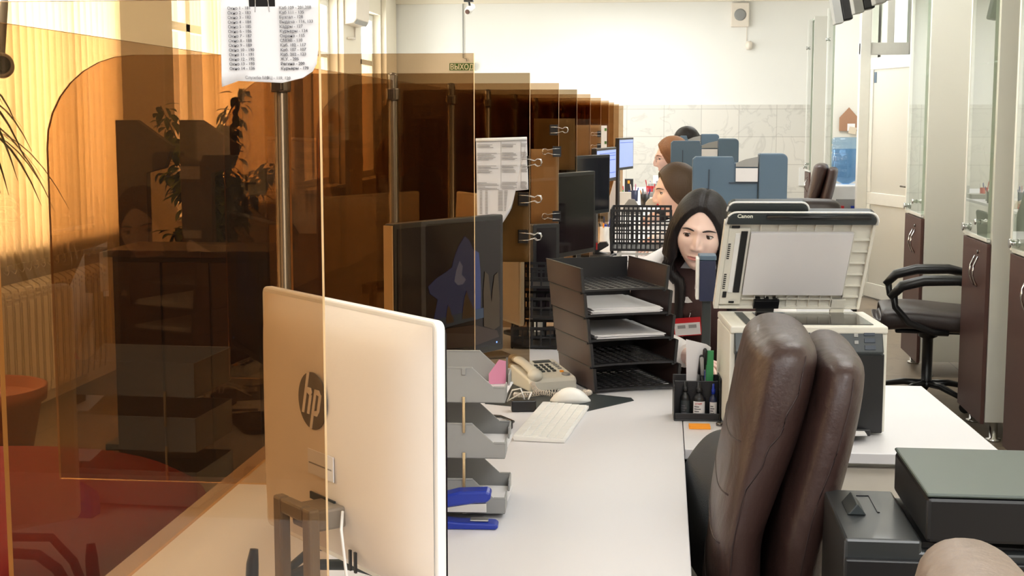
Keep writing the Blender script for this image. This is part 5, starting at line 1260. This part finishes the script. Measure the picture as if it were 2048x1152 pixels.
def person(label, head, hyaw, hpitch, hroll, chest, pelvis, byaw, hairm, hair, skin='skin', top='shirt', vest=None, gaze=(0, 0), badge=False, hands=None, glasses=False, hl=.34):
    """all points in world space; byaw: direction the body faces (0 = towards the camera)"""
    t = thing('person', label, 'person', (pelvis[0], pelvis[1], 0)); O = Vector((pelvis[0], pelvis[1], 0))
    head = Vector(head) - O; chest = Vector(chest) - O; pel = Vector(pelvis) - O
    Rb = Matrix.Rotation(byaw, 3, 'Z'); T = Matrix.Translation(head) @ Euler((hpitch, hroll, hyaw)).to_matrix().to_4x4()
    X = Rb @ Vector((1, 0, 0)); Fw = Rb @ Vector((0, -1, 0)); Z = Vector((0, 0, 1))
    neck0 = chest + Z * .145 - Fw * .0; nk = T @ Vector((0, .028, -.055))
    # --- skeleton
    V = []; E_ = []; Rr = []
    def add(p, r, par=None):
        V.append(Vector(p)); Rr.append(r); i = len(V) - 1
        if par is not None: E_.append((par, i))
        return i
    i_p = add(pel, (.15, .11)); i_w = add(pel.lerp(chest, .5) + Fw * .01, (.125, .095), i_p); i_c = add(chest, (.145, .105), i_w)
    i_n = add(neck0, (.062, .06), i_c); i_m = add(neck0.lerp(nk, .5), (.050, .050), i_n); i_h = add(nk, (.050, .052), i_m); add(T @ Vector((0, .02, .02)), (.05, .06), i_h)
    hands = hands or (chest + X * -.18 + Fw * .33 - Z * .2 + O, chest + X * .18 + Fw * .33 - Z * .2 + O)
    joints = []
    for s_, hw in ((-1, hands[0]), (1, hands[1])):
        sh = chest + X * s_ * .165 + Z * .085; hand = Vector(hw) - O; mid = (sh + hand) / 2; el = mid + X * s_ * .07 - Z * .10 - Fw * .04
        a0 = add(chest + X * s_ * .10 + Z * .09, (.07, .07), i_c); a = add(sh, (.052, .052), a0); b = add(sh.lerp(el, .5), (.044, .044), a); c = add(el, (.038, .038), b); d = add(el.lerp(hand, .5), (.035, .035), c); e = add(hand, (.026, .022), d)
        dirh = (hand - el).normalized(); side = dirh.cross(Z).normalized(); palm = add(hand + dirh * .05, (.034, .015), e)
        joints.append((sh, el, hand))
        for f_ in range(4):
            L_ = (.066, .074, .069, .054)[f_]; o_ = (f_ - 1.5) * .019 * s_
            k0 = add(hand + dirh * .085 + side * o_, (.0085, .0085), palm); k1 = add(hand + dirh * (.085 + L_ * .5) + side * o_ * 1.1 - Z * .006, (.0082, .0082), k0); add(hand + dirh * (.085 + L_ * .92) + side * o_ * 1.15 - Z * .028, (.007, .007), k1)
        t0 = add(hand + dirh * .03 - side * s_ * .034, (.011, .011), palm); t1 = add(hand + dirh * .058 - side * s_ * .050 - Z * .008, (.0095, .0095), t0); add(hand + dirh * .082 - side * s_ * .052 - Z * .016, (.008, .008), t1)
    legs = []
    for s_ in (-1, 1):
        hip = pel + X * s_ * .09 - Z * .01; kn = hip + Fw * .40 + Z * .03; kn.z = max(kn.z, .47); an = kn + Fw * -.02; an.z = .09; toe = an + Fw * .15; toe.z = .035
        a = add(hip, (.085, .085), i_p); b = add(hip.lerp(kn, .5), (.075, .075), a); c = add(kn, (.058, .058), b); d = add(kn.lerp(an, .4), (.052, .052), c); e = add(an, (.036, .036), d); add(toe, (.034, .026), e)
        legs.append((hip, kn, an, toe))
    me = bpy.data.meshes.new('body_skeleton'); me.from_pydata([tuple(v) for v in V], E_, []); o = bpy.data.objects.new('body_skeleton', me); C.objects.link(o)
    sk_ = o.modifiers.new('skin', 'SKIN'); 
    for i, sv in enumerate(me.skin_vertices[0].data): sv.radius = Rr[i]; sv.use_root = (i == 0)
    sd = o.modifiers.new('sub', 'SUBSURF'); sd.levels = 2; sd.render_levels = 2
    bpy.context.view_layer.update()
    em = bpy.data.meshes.new_from_object(o.evaluated_get(bpy.context.evaluated_depsgraph_get())); bpy.data.objects.remove(o); bpy.data.meshes.remove(me)
    m = MB(); m.bm.from_mesh(em); bpy.data.meshes.remove(em)
    for f in m.bm.faces: f.smooth = True; f.material_index = 0
    head_mesh(m, T); body = m.build('body', [skin, 'lips'], t, recalc=False)
    # --- clothes
    def loft(m, pts, ell, mi=0, seg=28, close=True):
        rings = []
        for (p, (a, b)) in zip(pts, ell):
            rings.append([m.bm.verts.new(p + X * a * math.copysign(abs(math.cos(2 * PI * k / seg)) ** .85, math.cos(2 * PI * k / seg)) + Fw * b * math.sin(2 * PI * k / seg)) for k in range(seg)])
        for a, b in zip(rings, rings[1:]):
            for k in range(seg): f = m.bm.faces.new((a[k], a[(k + 1) % seg], b[(k + 1) % seg], b[k])); f.smooth = True; f.material_index = mi
        m.bm.faces.new(rings[0][::-1])
    m = MB(); loft(m, [pel - Z * .02, pel.lerp(chest, .3), pel.lerp(chest, .62) + Fw * .01, chest + Fw * .012, chest + Z * .06, chest + Z * .105, chest + Z * .135, chest + Z * .15 + Fw * .0], [(.185, .135), (.165, .125), (.165, .13), (.185, .135), (.185, .12), (.155, .10), (.10, .075), (.066, .066)])
    for (sh, el, hand) in joints:
        q = el.lerp(hand, .9); m.tube([chest.lerp(sh, .72) + Z * .03, sh, sh.lerp(el, .5), el, el.lerp(hand, .5), q], [.075, .066, .058, .052, .046, .038], 18)
    m.build('blouse', top, t)
    if vest:
        m = MB(); seg = 36; prof = [(pel + Z * .02, .190, .142), (pel.lerp(chest, .3), .172, .133), (pel.lerp(chest, .62) + Fw * .01, .172, .139), (chest + Fw * .012 - Z * .03, .186, .145), (chest + Z * .04, .182, .135), (chest + Z * .10, .158, .112), (chest + Z * .132, .115, .090)]
        rings = [[m.bm.verts.new(p + X * a * math.cos(2 * PI * k / seg) + Fw * b * math.sin(2 * PI * k / seg)) for k in range(seg)] for p, a, b in prof]
        for r_, (a, b) in enumerate(zip(rings, rings[1:])):
            for k in range(seg):
                ang = abs((2 * PI * (k + .5) / seg) - PI / 2); open_ = ang < (0, 0, .0, .0, .22, .45)[r_]
                if not open_: f = m.bm.faces.new((a[k], a[(k + 1) % seg], b[(k + 1) % seg], b[k])); f.smooth = True
        m.build('vest', vest, t)
    m = MB()
    for (hip, kn, an, toe) in legs: m.tube([hip - Fw * .08, hip, hip.lerp(kn, .5), kn + Z * .0, kn.lerp(an, .15) + Fw * .01, kn.lerp(an, .6), an + Z * .02], [.085, .105, .092, .072, .068, .060, .052], 18)
    m.build('trousers', 'trouser', t)
    for (hip, kn, an, toe) in legs:
        m = MB(); m.ball((an + toe) / 2 - Z * .0 + Fw * .01 , .045, .045, .034); m.tube([an - Fw * .03 - Z * .045, an + Fw * .06 - Z * .05, toe + Fw * .03], [.042, .040, .026], 12, flat=.75); s2 = m.build('shoe', 'black', t)
    # --- face details
    for s_ in (-1, 1):
        sx, sz = s_ * .0315, .0065; p = surf(sx, sz); ec = Vector((sx, p.y + .0062, sz))
        m = MB(); m.ball(ec, .0118, .0118, .0118, 20, 14, 0, T); e_ = m.build('eye', 'eyewhite', t)
        gz = Vector((gaze[0], -1, gaze[1])).normalized(); Q = T @ Matrix.Translation(ec) @ gz.to_track_quat('Z', 'Y').to_matrix().to_4x4()
        m = MB(); m.lathe([(.0068, .0098), (.0060, .0110), (.0, .0122)], 20, Q, caps=False); m.build('iris', 'iris', e_)
        # lids: spherical caps above and below the opening
        for top_, a0, a1, nm in ((1, -.02, .95, 'upper_eyelid'), (-1, -.42, -1.2, 'lower_eyelid')):
            m = MB(); R_ = .0131; rows = []
            for i in range(9):
                u = -1 + 2 * i / 8; yaw_ = u * 1.25; row = []
                e0 = (.40 + a0) * (1 - u * u) ** .5 if top_ > 0 else a0 * (1 - u * u) ** .6
                for j in range(5):
                    el_ = e0 + (a1 * (1.0) - e0) * j / 4; row.append(m.bm.verts.new(T @ (ec + Vector((math.sin(yaw_) * math.cos(el_), -math.cos(yaw_) * math.cos(el_), math.sin(el_))) * R_)))
                rows.append(row)
            for a, b in zip(rows, rows[1:]):
                for j in range(4): f = m.bm.faces.new((a[j], b[j], b[j + 1], a[j + 1])); f.smooth = True
            m.build(nm, skin, t)
            if top_ > 0:
                m = MB(); m.tube([T @ (ec + Vector((math.sin(u * 1.25) * math.cos(e0), -math.cos(u * 1.25) * math.cos(e0), math.sin(e0))) * (R_ + .0009)) for u, e0 in [(-1 + 2 * i / 10, (.40 + a0) * max(0, 1 - (-1 + 2 * i / 10) ** 2) ** .5) for i in range(11)]], .0013, 6); m.build('eyelash', 'lash', t)
        m = MB(); pts = []
        for i in range(8):
            u = i / 7; x = s_ * (.013 + .039 * u); z = .0215 + .0075 * math.sin(PI * (u * .75 + .1)) - .004 * u; q = surf(x, z); pts.append(T @ (q + Vector((0, -.0012, 0))))
        m.tube(pts, [.0014, .0024, .0027, .0027, .0024, .002, .0014, .0006], 8); m.build('eyebrow', 'lash' if hairm == 'hair_black' else hairm, t)
    if glasses:
        m = MB()
        for s_ in (-1, 1):
            c = Vector((s_ * .032, -.098, .004)); m.tube([T @ (c + Vector((math.cos(a) * .021, 0, math.sin(a) * .015))) for a in [2 * PI * k / 24 for k in range(24)]], .0008, 6, closed=True)
            m.tube([T @ Vector((s_ * .053, -.097, .006)), T @ Vector((s_ * .074, -.05, .008)), T @ Vector((s_ * .078, .012, .004))], .0009, 6)
        m.tube([T @ Vector((-.011, -.099, .006)), T @ Vector((.011, -.099, .006))], .0008, 6); m.build('spectacles', 'brass', t)
    # --- hair
    m = MB(); NU, NV = 72, 44; rows = []
    def hp(d):
        p = head_point(d); sc = Vector((p.x / .0745, p.y / .094, p.z / .118)); th_ = .012
        if d.z > .2: th_ += .006 * d.z
        part = g(p.x - .002, .006) * sstep(.2, .8, d.z) * (1 if d.y < .3 else 0)
        q = Vector((d.x * .0745, d.y * .094, max(d.z, -.2) * .118 if False else d.z * .118))
        if d.z < 0: q.x = d.x * .0745 * (1 - .1 * -d.z)
        return q + Vector((d.x, d.y, d.z)) * (th_ - .006 * part) + Vector((d.x * .004, .002, 0))
    prof_ = {'long': ((0, 47), (18, 53), (35, 66), (50, 86), (66, 112), (78, 128), (110, 132), (180, 132)), 'up': ((0, 50), (22, 54), (42, 68), (60, 92), (76, 112), (100, 122), (180, 128)), 'short': ((0, 52), (30, 58), (52, 80), (70, 108), (95, 116), (130, 126), (180, 130))}[hair]
    def pmax(az):
        for (a0, v0), (a1, v1) in zip(prof_, prof_[1:]):
            if az <= a1: return v0 + (v1 - v0) * sstep(0, 1, (az - a0) / (a1 - a0)) if False else v0 + (v1 - v0) * (az - a0) / (a1 - a0)
        return prof_[-1][1]
    NU = 96; vv = []
    def front(i): 
        a_ = math.degrees(2 * PI * i / NU) + 90; a_ = a_ % 360; return min(a_, 360 - a_)
    lim_ = [pmax(front(i)) for i in range(NU)]; lim_ = [sum(lim_[(i + k) % NU] for k in range(-3, 4)) / 7 for i in range(NU)]
    for j in range(0, NV + 1):
        row = []
        for i in range(NU):
            ph = rad(lim_[i]) * (j / NV) + .001; a_ = 2 * PI * i / NU; d = Vector((math.cos(a_) * math.sin(ph), math.sin(a_) * math.sin(ph), math.cos(ph)))
            q = hp(d); edge = sstep(.86, 1.0, j / NV); q = q.lerp(head_point(d) + d * .0005, edge * (.92 if front(i) < 80 or hair != 'long' else .2)); row.append(m.bm.verts.new(T @ q))
        vv.append(row)
    for j in range(NV):
        for i in range(NU): f = m.bm.faces.new((vv[j][i], vv[j + 1][i], vv[j + 1][(i + 1) % NU], vv[j][(i + 1) % NU])); f.smooth = True
    if hair == 'long':
        rnd = random.Random(5)
        for s_ in (-1, 1):
            for k in range(13):
                u = k / 12; a = -.60 + 2.05 * u        # from temple to the back
                x0 = s_ * (.080 * math.cos(a) + .004); y0 = .010 + .096 * math.sin(a); z0 = .045 - .02 * u
                start = T @ Vector((x0 * .80, y0 * .9, z0 + .045)); p1 = T @ Vector((x0 * 1.06, y0 + .004, z0 - .05)); p2 = T @ Vector((x0 * 1.08, y0 + .02, -.12)); 
                dn = chest + X * s_ * (.075 + .02 * u) + Fw * (.135 - .24 * u) + Z * (.045); p4 = dn - Z * (hl - .10 - rnd.uniform(0, .06)) + X * rnd.uniform(-.012, .012)
                if u > .5: dn = chest + X * s_ * (.12 - .1 * (u - .5)) - Fw * .135 + Z * .05; p4 = dn - Z * .12
                pts = [start, p1, p2, p2.lerp(dn, .55), dn, dn.lerp(p4, .6) + X * s_ * .008, p4]
                sm = [crp(pts, q * 6 / 15 * .999) for q in range(16)]
                m.tube(sm, [.004, .009, .014, .017, .019, .019, .019, .019, .019, .018, .018, .017, .015, .012, .008, .003], 10)
    else:
        m.ball(T @ Vector((0, .085, -.015)), .055, .045, .065, 20, 14)
        if hair == 'up': m.tube([T @ Vector((0, .10, -.01)), T @ Vector((0, .125, -.06)), T @ Vector((0, .115, -.15)), T @ Vector((0, .11, -.25))], [.03, .034, .028, .006], 14)
        else: m.ball(T @ Vector((0, .045, -.05)), .082, .062, .085, 24, 16); m.ball(T @ Vector((.0, .01, .05)), .088, .105, .085, 24, 16)
    m.build('hair', hairm, t, recalc=False)
    if badge:
        c = chest + Fw * .150 - Z * .02 + X * badge[0] + Z * badge[1]; q = c + O
        Bt = Matrix.Translation(c) @ Matrix.Rotation(byaw, 4, 'Z') @ Matrix.Rotation(rad(-6), 4, 'Y')
        m = MB(); m.box(-.042, .042, -.002, .0, -.028, .028, 0, Bt); b_ = m.build('name_badge', 'red', t)
        m = MB(); m.box(-.039, .039, -.0034, -.0021, -.025, .012, 0, Bt); m.build('badge_card', 'paper', b_)
        m = MB(); m.box(-.03, -.006, -.0042, -.0035, -.004, .006, 0, Bt); m.box(.004, .028, -.0042, -.0035, -.004, .006, 0, Bt); m.build('badge_print', 'ink_l', b_)
        m = MB(); m.tube([c + Z * .028 + X * .005, c + Z * .05 + X * .01], .002, 6); m.build('badge_clip', 'chrome', b_)
    return t
h1 = at(1401, 464, 4.30)
person('young woman with long near-black hair and brown vest, looking down behind the open printer', (h1.x, 4.30, h1.z), rad(-6), rad(9), rad(7), (h1.x + .03, 4.43, .955), (h1.x + .12, 4.60, .52), rad(-6), 'hair_black', 'long', 'skin', 'shirt', 'vest', gaze=(-.22, -.22), badge=(-.05, -.055), hands=((.09, 4.20, .80), (.34, 4.18, .80)), hl=.40)
h2 = at(1355, 385, 6.2)
person('woman in profile with centre-parted brown hair facing left, behind the dark-haired woman', (h2.x, 6.2, h2.z), rad(-80), rad(5), 0, (h2.x + .11, 6.22, .97), (h2.x + .28, 6.24, .53), rad(-90), 'hair_brown', 'up', 'skin2', 'shirt', None, gaze=(0, -.15), hands=((-.06, 6.05, .80), (-.06, 6.40, .80)))
h3 = at(1345, 318, 8.2)
person('woman with auburn hair and thin spectacles in profile facing left, farther back', (h3.x, 8.2, h3.z), rad(-84), rad(4), 0, (h3.x + .12, 8.2, 1.02), (h3.x + .28, 8.2, .55), rad(-90), 'hair_red', 'short', 'skin2', 'shirt', None, glasses=True, hands=((-.05, 8.03, .80), (-.05, 8.38, .80)))
h4 = at(1375, 289, 10.4)
person('person with black hair seen only as the top of the head, farthest back', (h4.x, 10.4, h4.z), rad(-90), rad(14), 0, (h4.x + .1, 10.4, 1.05), (h4.x + .24, 10.4, .58), rad(-90), 'hair_black', 'short', 'skin2', 'trouser', None, hands=((-.05, 10.23, .80), (-.05, 10.58, .80)))
for (x, y, rz, lab) in [(h1.x + .12, 4.62, 96, 'office chair under the woman with near-black hair'), (h2.x + .29, 6.24, 0, 'office chair under the woman with brown hair in profile'), (h3.x + .29, 8.2, 0, 'office chair under the woman with auburn hair'), (h4.x + .26, 10.4, 0, 'office chair under the farthest person')]:
    t = thing('office_chair', lab, 'office chair', (x, y, 0), rad(rz)); star_base(t, .36)
    m = MB(); m.sweep([(-.2, .40), (0, .405), (.2, .40)], [.06, .07, .06], [.42, .44, .42], 0, 24, 3, exy=5, end=.9); m.build('seat', 'leather_g', t)
    m = MB(); m.sweep([(.25, .55), (.25, .68), (.26, .80), (.28, .86)], [.04, .05, .045, .03], [.36, .42, .42, .36], 0, 24, 2.5, exy=3, end=.8); m.build('backrest', 'leather_g', t)
    m = MB(); m.box(.0, .26, -.03, .03, .345, .36); m.box(.235, .26, -.03, .03, .36, .60); m.build('back_bar', 'black', t)

# ================================================================== CLUTTER ON THE FAR DESKS
def cup(x, y, z, r, h, mt, label, pens=(), rz=0):
    t = thing('pen_cup', label, 'pen cup', (x, y, z)); m = MB(); m.lathe([(r * .9, 0), (r, h), (r * .9, h), (r * .82, .006), (0, .005)], 24, caps=False); m.build('cup', mt, t)
    rnd = random.Random(int(x * 1000 + y * 10))
    for k, c in enumerate(pens):
        a = 2 * PI * k / len(pens); pen(x + math.cos(a) * r * .45, y + math.sin(a) * r * .45, z + .008, rnd.uniform(.12, .16), c, c, '%s pen in the %s' % (c, ' '.join(label.split()[:8])), math.cos(a) * .18, -math.sin(a) * .18, .0035, 'pens in the cups on the far desks')
def boxthing(name, x, y, z, sx, sy, sz, mt, label, cat, rz=0, bev=.004):
    t = thing(name, label, cat, (x, y, z), rad(rz)); m = MB(); m.box(-sx / 2, sx / 2, -sy / 2, sy / 2, 0, sz); m.build('body', mt, t, bevel=bev); return t
DZ = .7505
def spot(px, py): q = atz(px, py, DZ); return q.x, q.y
for px, py, r_, mt, pens_, lab in [
    (1290, 411, .042, 'black', ('blue', 'pink', 'white', 'orange', 'navy', 'pink'), 'black pen cup crowded with coloured pens, right of the grey cardboard sheet'),
    (1268, 402, .038, 'navy', ('blue', 'blue', 'orange', 'white', 'pink'), 'navy pen cup with blue and orange pens left of the crowded black cup'),
    (1300, 392, .04, 'red', ('white', 'blue', 'red', 'white'), 'red pen cup holding white and blue pens'),
    (1313, 398, .036, 'grey', ('blue', 'green', 'red'), 'grey pen cup before the woman in profile'),
    (1250, 408, .034, 'white', ('blue', 'red', 'green'), 'white pen cup below the far lit monitor'),
    (1207, 486, .036, 'white', ('blue', 'navy', 'white', 'orange'), 'white pen cup left of the slotted basket under the dark monitor'),
    (1326, 402, .034, 'black', ('red', 'white', 'blue'), 'black pen cup half hidden by the brown haired woman')]:
    x, y = spot(px, py); cup(x, y, DZ, r_, .10, mt, lab, pens_)
def block(name, px0, px1, ybase, ytop, depth, mt, label, cat, shape=None, trim=None):
    """a desk item standing on the counter between two pixel columns"""
    a = atz(px0, ybase, DZ); b = at(px1, ybase, a.y); h = at(px0, ytop, a.y).z - DZ; w = b.x - a.x
    t = thing(name, label, cat, (a.x, a.y, DZ)); m = MB()
    m.prism([(u * w, v * h) for u, v in (shape or [(0, 0), (1, 0), (1, 1), (0, 1)])], 0, depth, 'y'); m.build('body', mt, t, bevel=.003)
    if trim: m = MB(); m.box(w * trim[1], w * trim[2], -.004, -.0005, h * trim[3], h * trim[4]); m.build('front_label', trim[0], t)
    return t
block('card_holder', 1234, 1249, 392, 335, .02, 'white', 'white card holder standing under the far lit monitor', 'holder')
block('paper_stand', 1216, 1240, 440, 362, .03, 'paper', 'white curved paper stand beside the nearer lit monitor', 'paper holder', [(0, 0), (.6, 0), (.75, .5), (1, 1), (.45, 1), (.1, .6)])
block('document_holder', 1231, 1262, 420, 384, .03, 'white', 'white document holder left of the crowded pen cup', 'holder')
block('cardboard_sheet', 1243, 1285, 428, 398, .02, 'grey', 'grey folded cardboard sheet just behind the slotted basket', 'cardboard', [(0, 0), (1, 0), (.9, .35), (.62, .98), (.35, 1), (.12, .6)])
block('desk_box', 1244, 1266, 388, 358, .12, 'black_soft', 'black organiser box under the far lit monitor', 'box', trim=('orange', .5, .7, .7, .9))
block('desk_tray', 1283, 1332, 394, 385, .25, 'grey', 'flat grey desk tray across the far desk', 'tray')
block('file_box', 1296, 1322, 384, 368, .20, 'grey', 'grey file box at the far end of the counter', 'box', trim=('paper', .2, .8, .3, .8))
block('file_box', 1306, 1336, 376, 352, .20, 'white', 'white file box at the very end of the counter', 'box', trim=('ink_l', .2, .8, .3, .6))
block('paper_bag', 1290, 1326, 413, 396, .10, 'cardpaper', 'crumpled cream paper bag before the woman in profile', 'paper bag', [(0, 0), (1, 0), (.97, .5), (.8, .9), (.6, .8), (.45, 1), (.2, .85), (.03, .4)])
block('red_stamp', 1311, 1320, 414, 403, .04, 'red', 'small red stamp beside the crumpled cream bag', 'stamp', [(0, 0), (1, 0), (1, .3), (.6, .5), (.8, .9), (.2, .9), (.4, .5), (0, .3)])
block('correction_bottle', 1259, 1264, 408, 394, .02, 'red', 'small red bottle left of the crowded black cup', 'bottle', [(0, 0), (1, 0), (1, .6), (.65, .75), (.65, 1), (.35, 1), (.35, .75), (0, .6)])

block('marker_box', 1246, 1262, 401, 391, .04, 'orange', 'small orange marker box by the black organiser box', 'box', trim=('green', .05, .45, .1, .9))
block('note_cube', 1229, 1238, 404, 394, .05, 'pink', 'pink note cube by the white card holder', 'note cube')
block('tape_dispenser', 1189, 1214, 472, 446, .05, 'darkgrey', 'dark grey tape dispenser on the counter under the dark monitor', 'tape dispenser', [(0, 0), (1, 0), (.9, .35), (.6, .45), (.45, .95), (.15, 1), (0, .6)])
block('blue_stapler', 1198, 1214, 466, 448, .04, 'blue', 'small blue stapler leaning on the tape dispenser', 'stapler', [(0, .3), (.8, 1), (1, .9), (.95, .6), (.35, .1), (.1, 0)])
block('grey_device', 1188, 1224, 443, 424, .12, 'grey', 'pale grey device on the counter below the dark monitor', 'device', trim=('darkgrey', .1, .5, .3, .6))
block('black_stapler', 1187, 1219, 512, 484, .06, 'black', 'black stapler with a red tab behind the black trays', 'stapler', [(0, 0), (1, 0), (1, .12), (.3, .3), (.95, .75), (.8, 1), (.35, .95), (.1, .6)], ('red', .02, .25, .45, .95))
x, y = spot(1225, 510); t = thing('desk_lamp', 'black curved lamp neck left of the slotted basket', 'lamp', (x, y, DZ)); m = MB(); m.tube([(0, 0, 0), (-.01, 0, .09), (-.012, 0, .15), (0, 0, .2), (.03, 0, .235)], .008, 8); m.build('neck', 'black', t); m = MB(); m.lathe([(.035, 0), (.035, .008), (.01, .012)], 20); m.build('base', 'black', t)
t = boxthing('pale_box', at(1077, 552, 4.92).x, 4.92, DZ, .028, .03, at(1083, 527, 4.92).z - DZ, 'white', 'white upright holder rising behind the black trays', 'box')
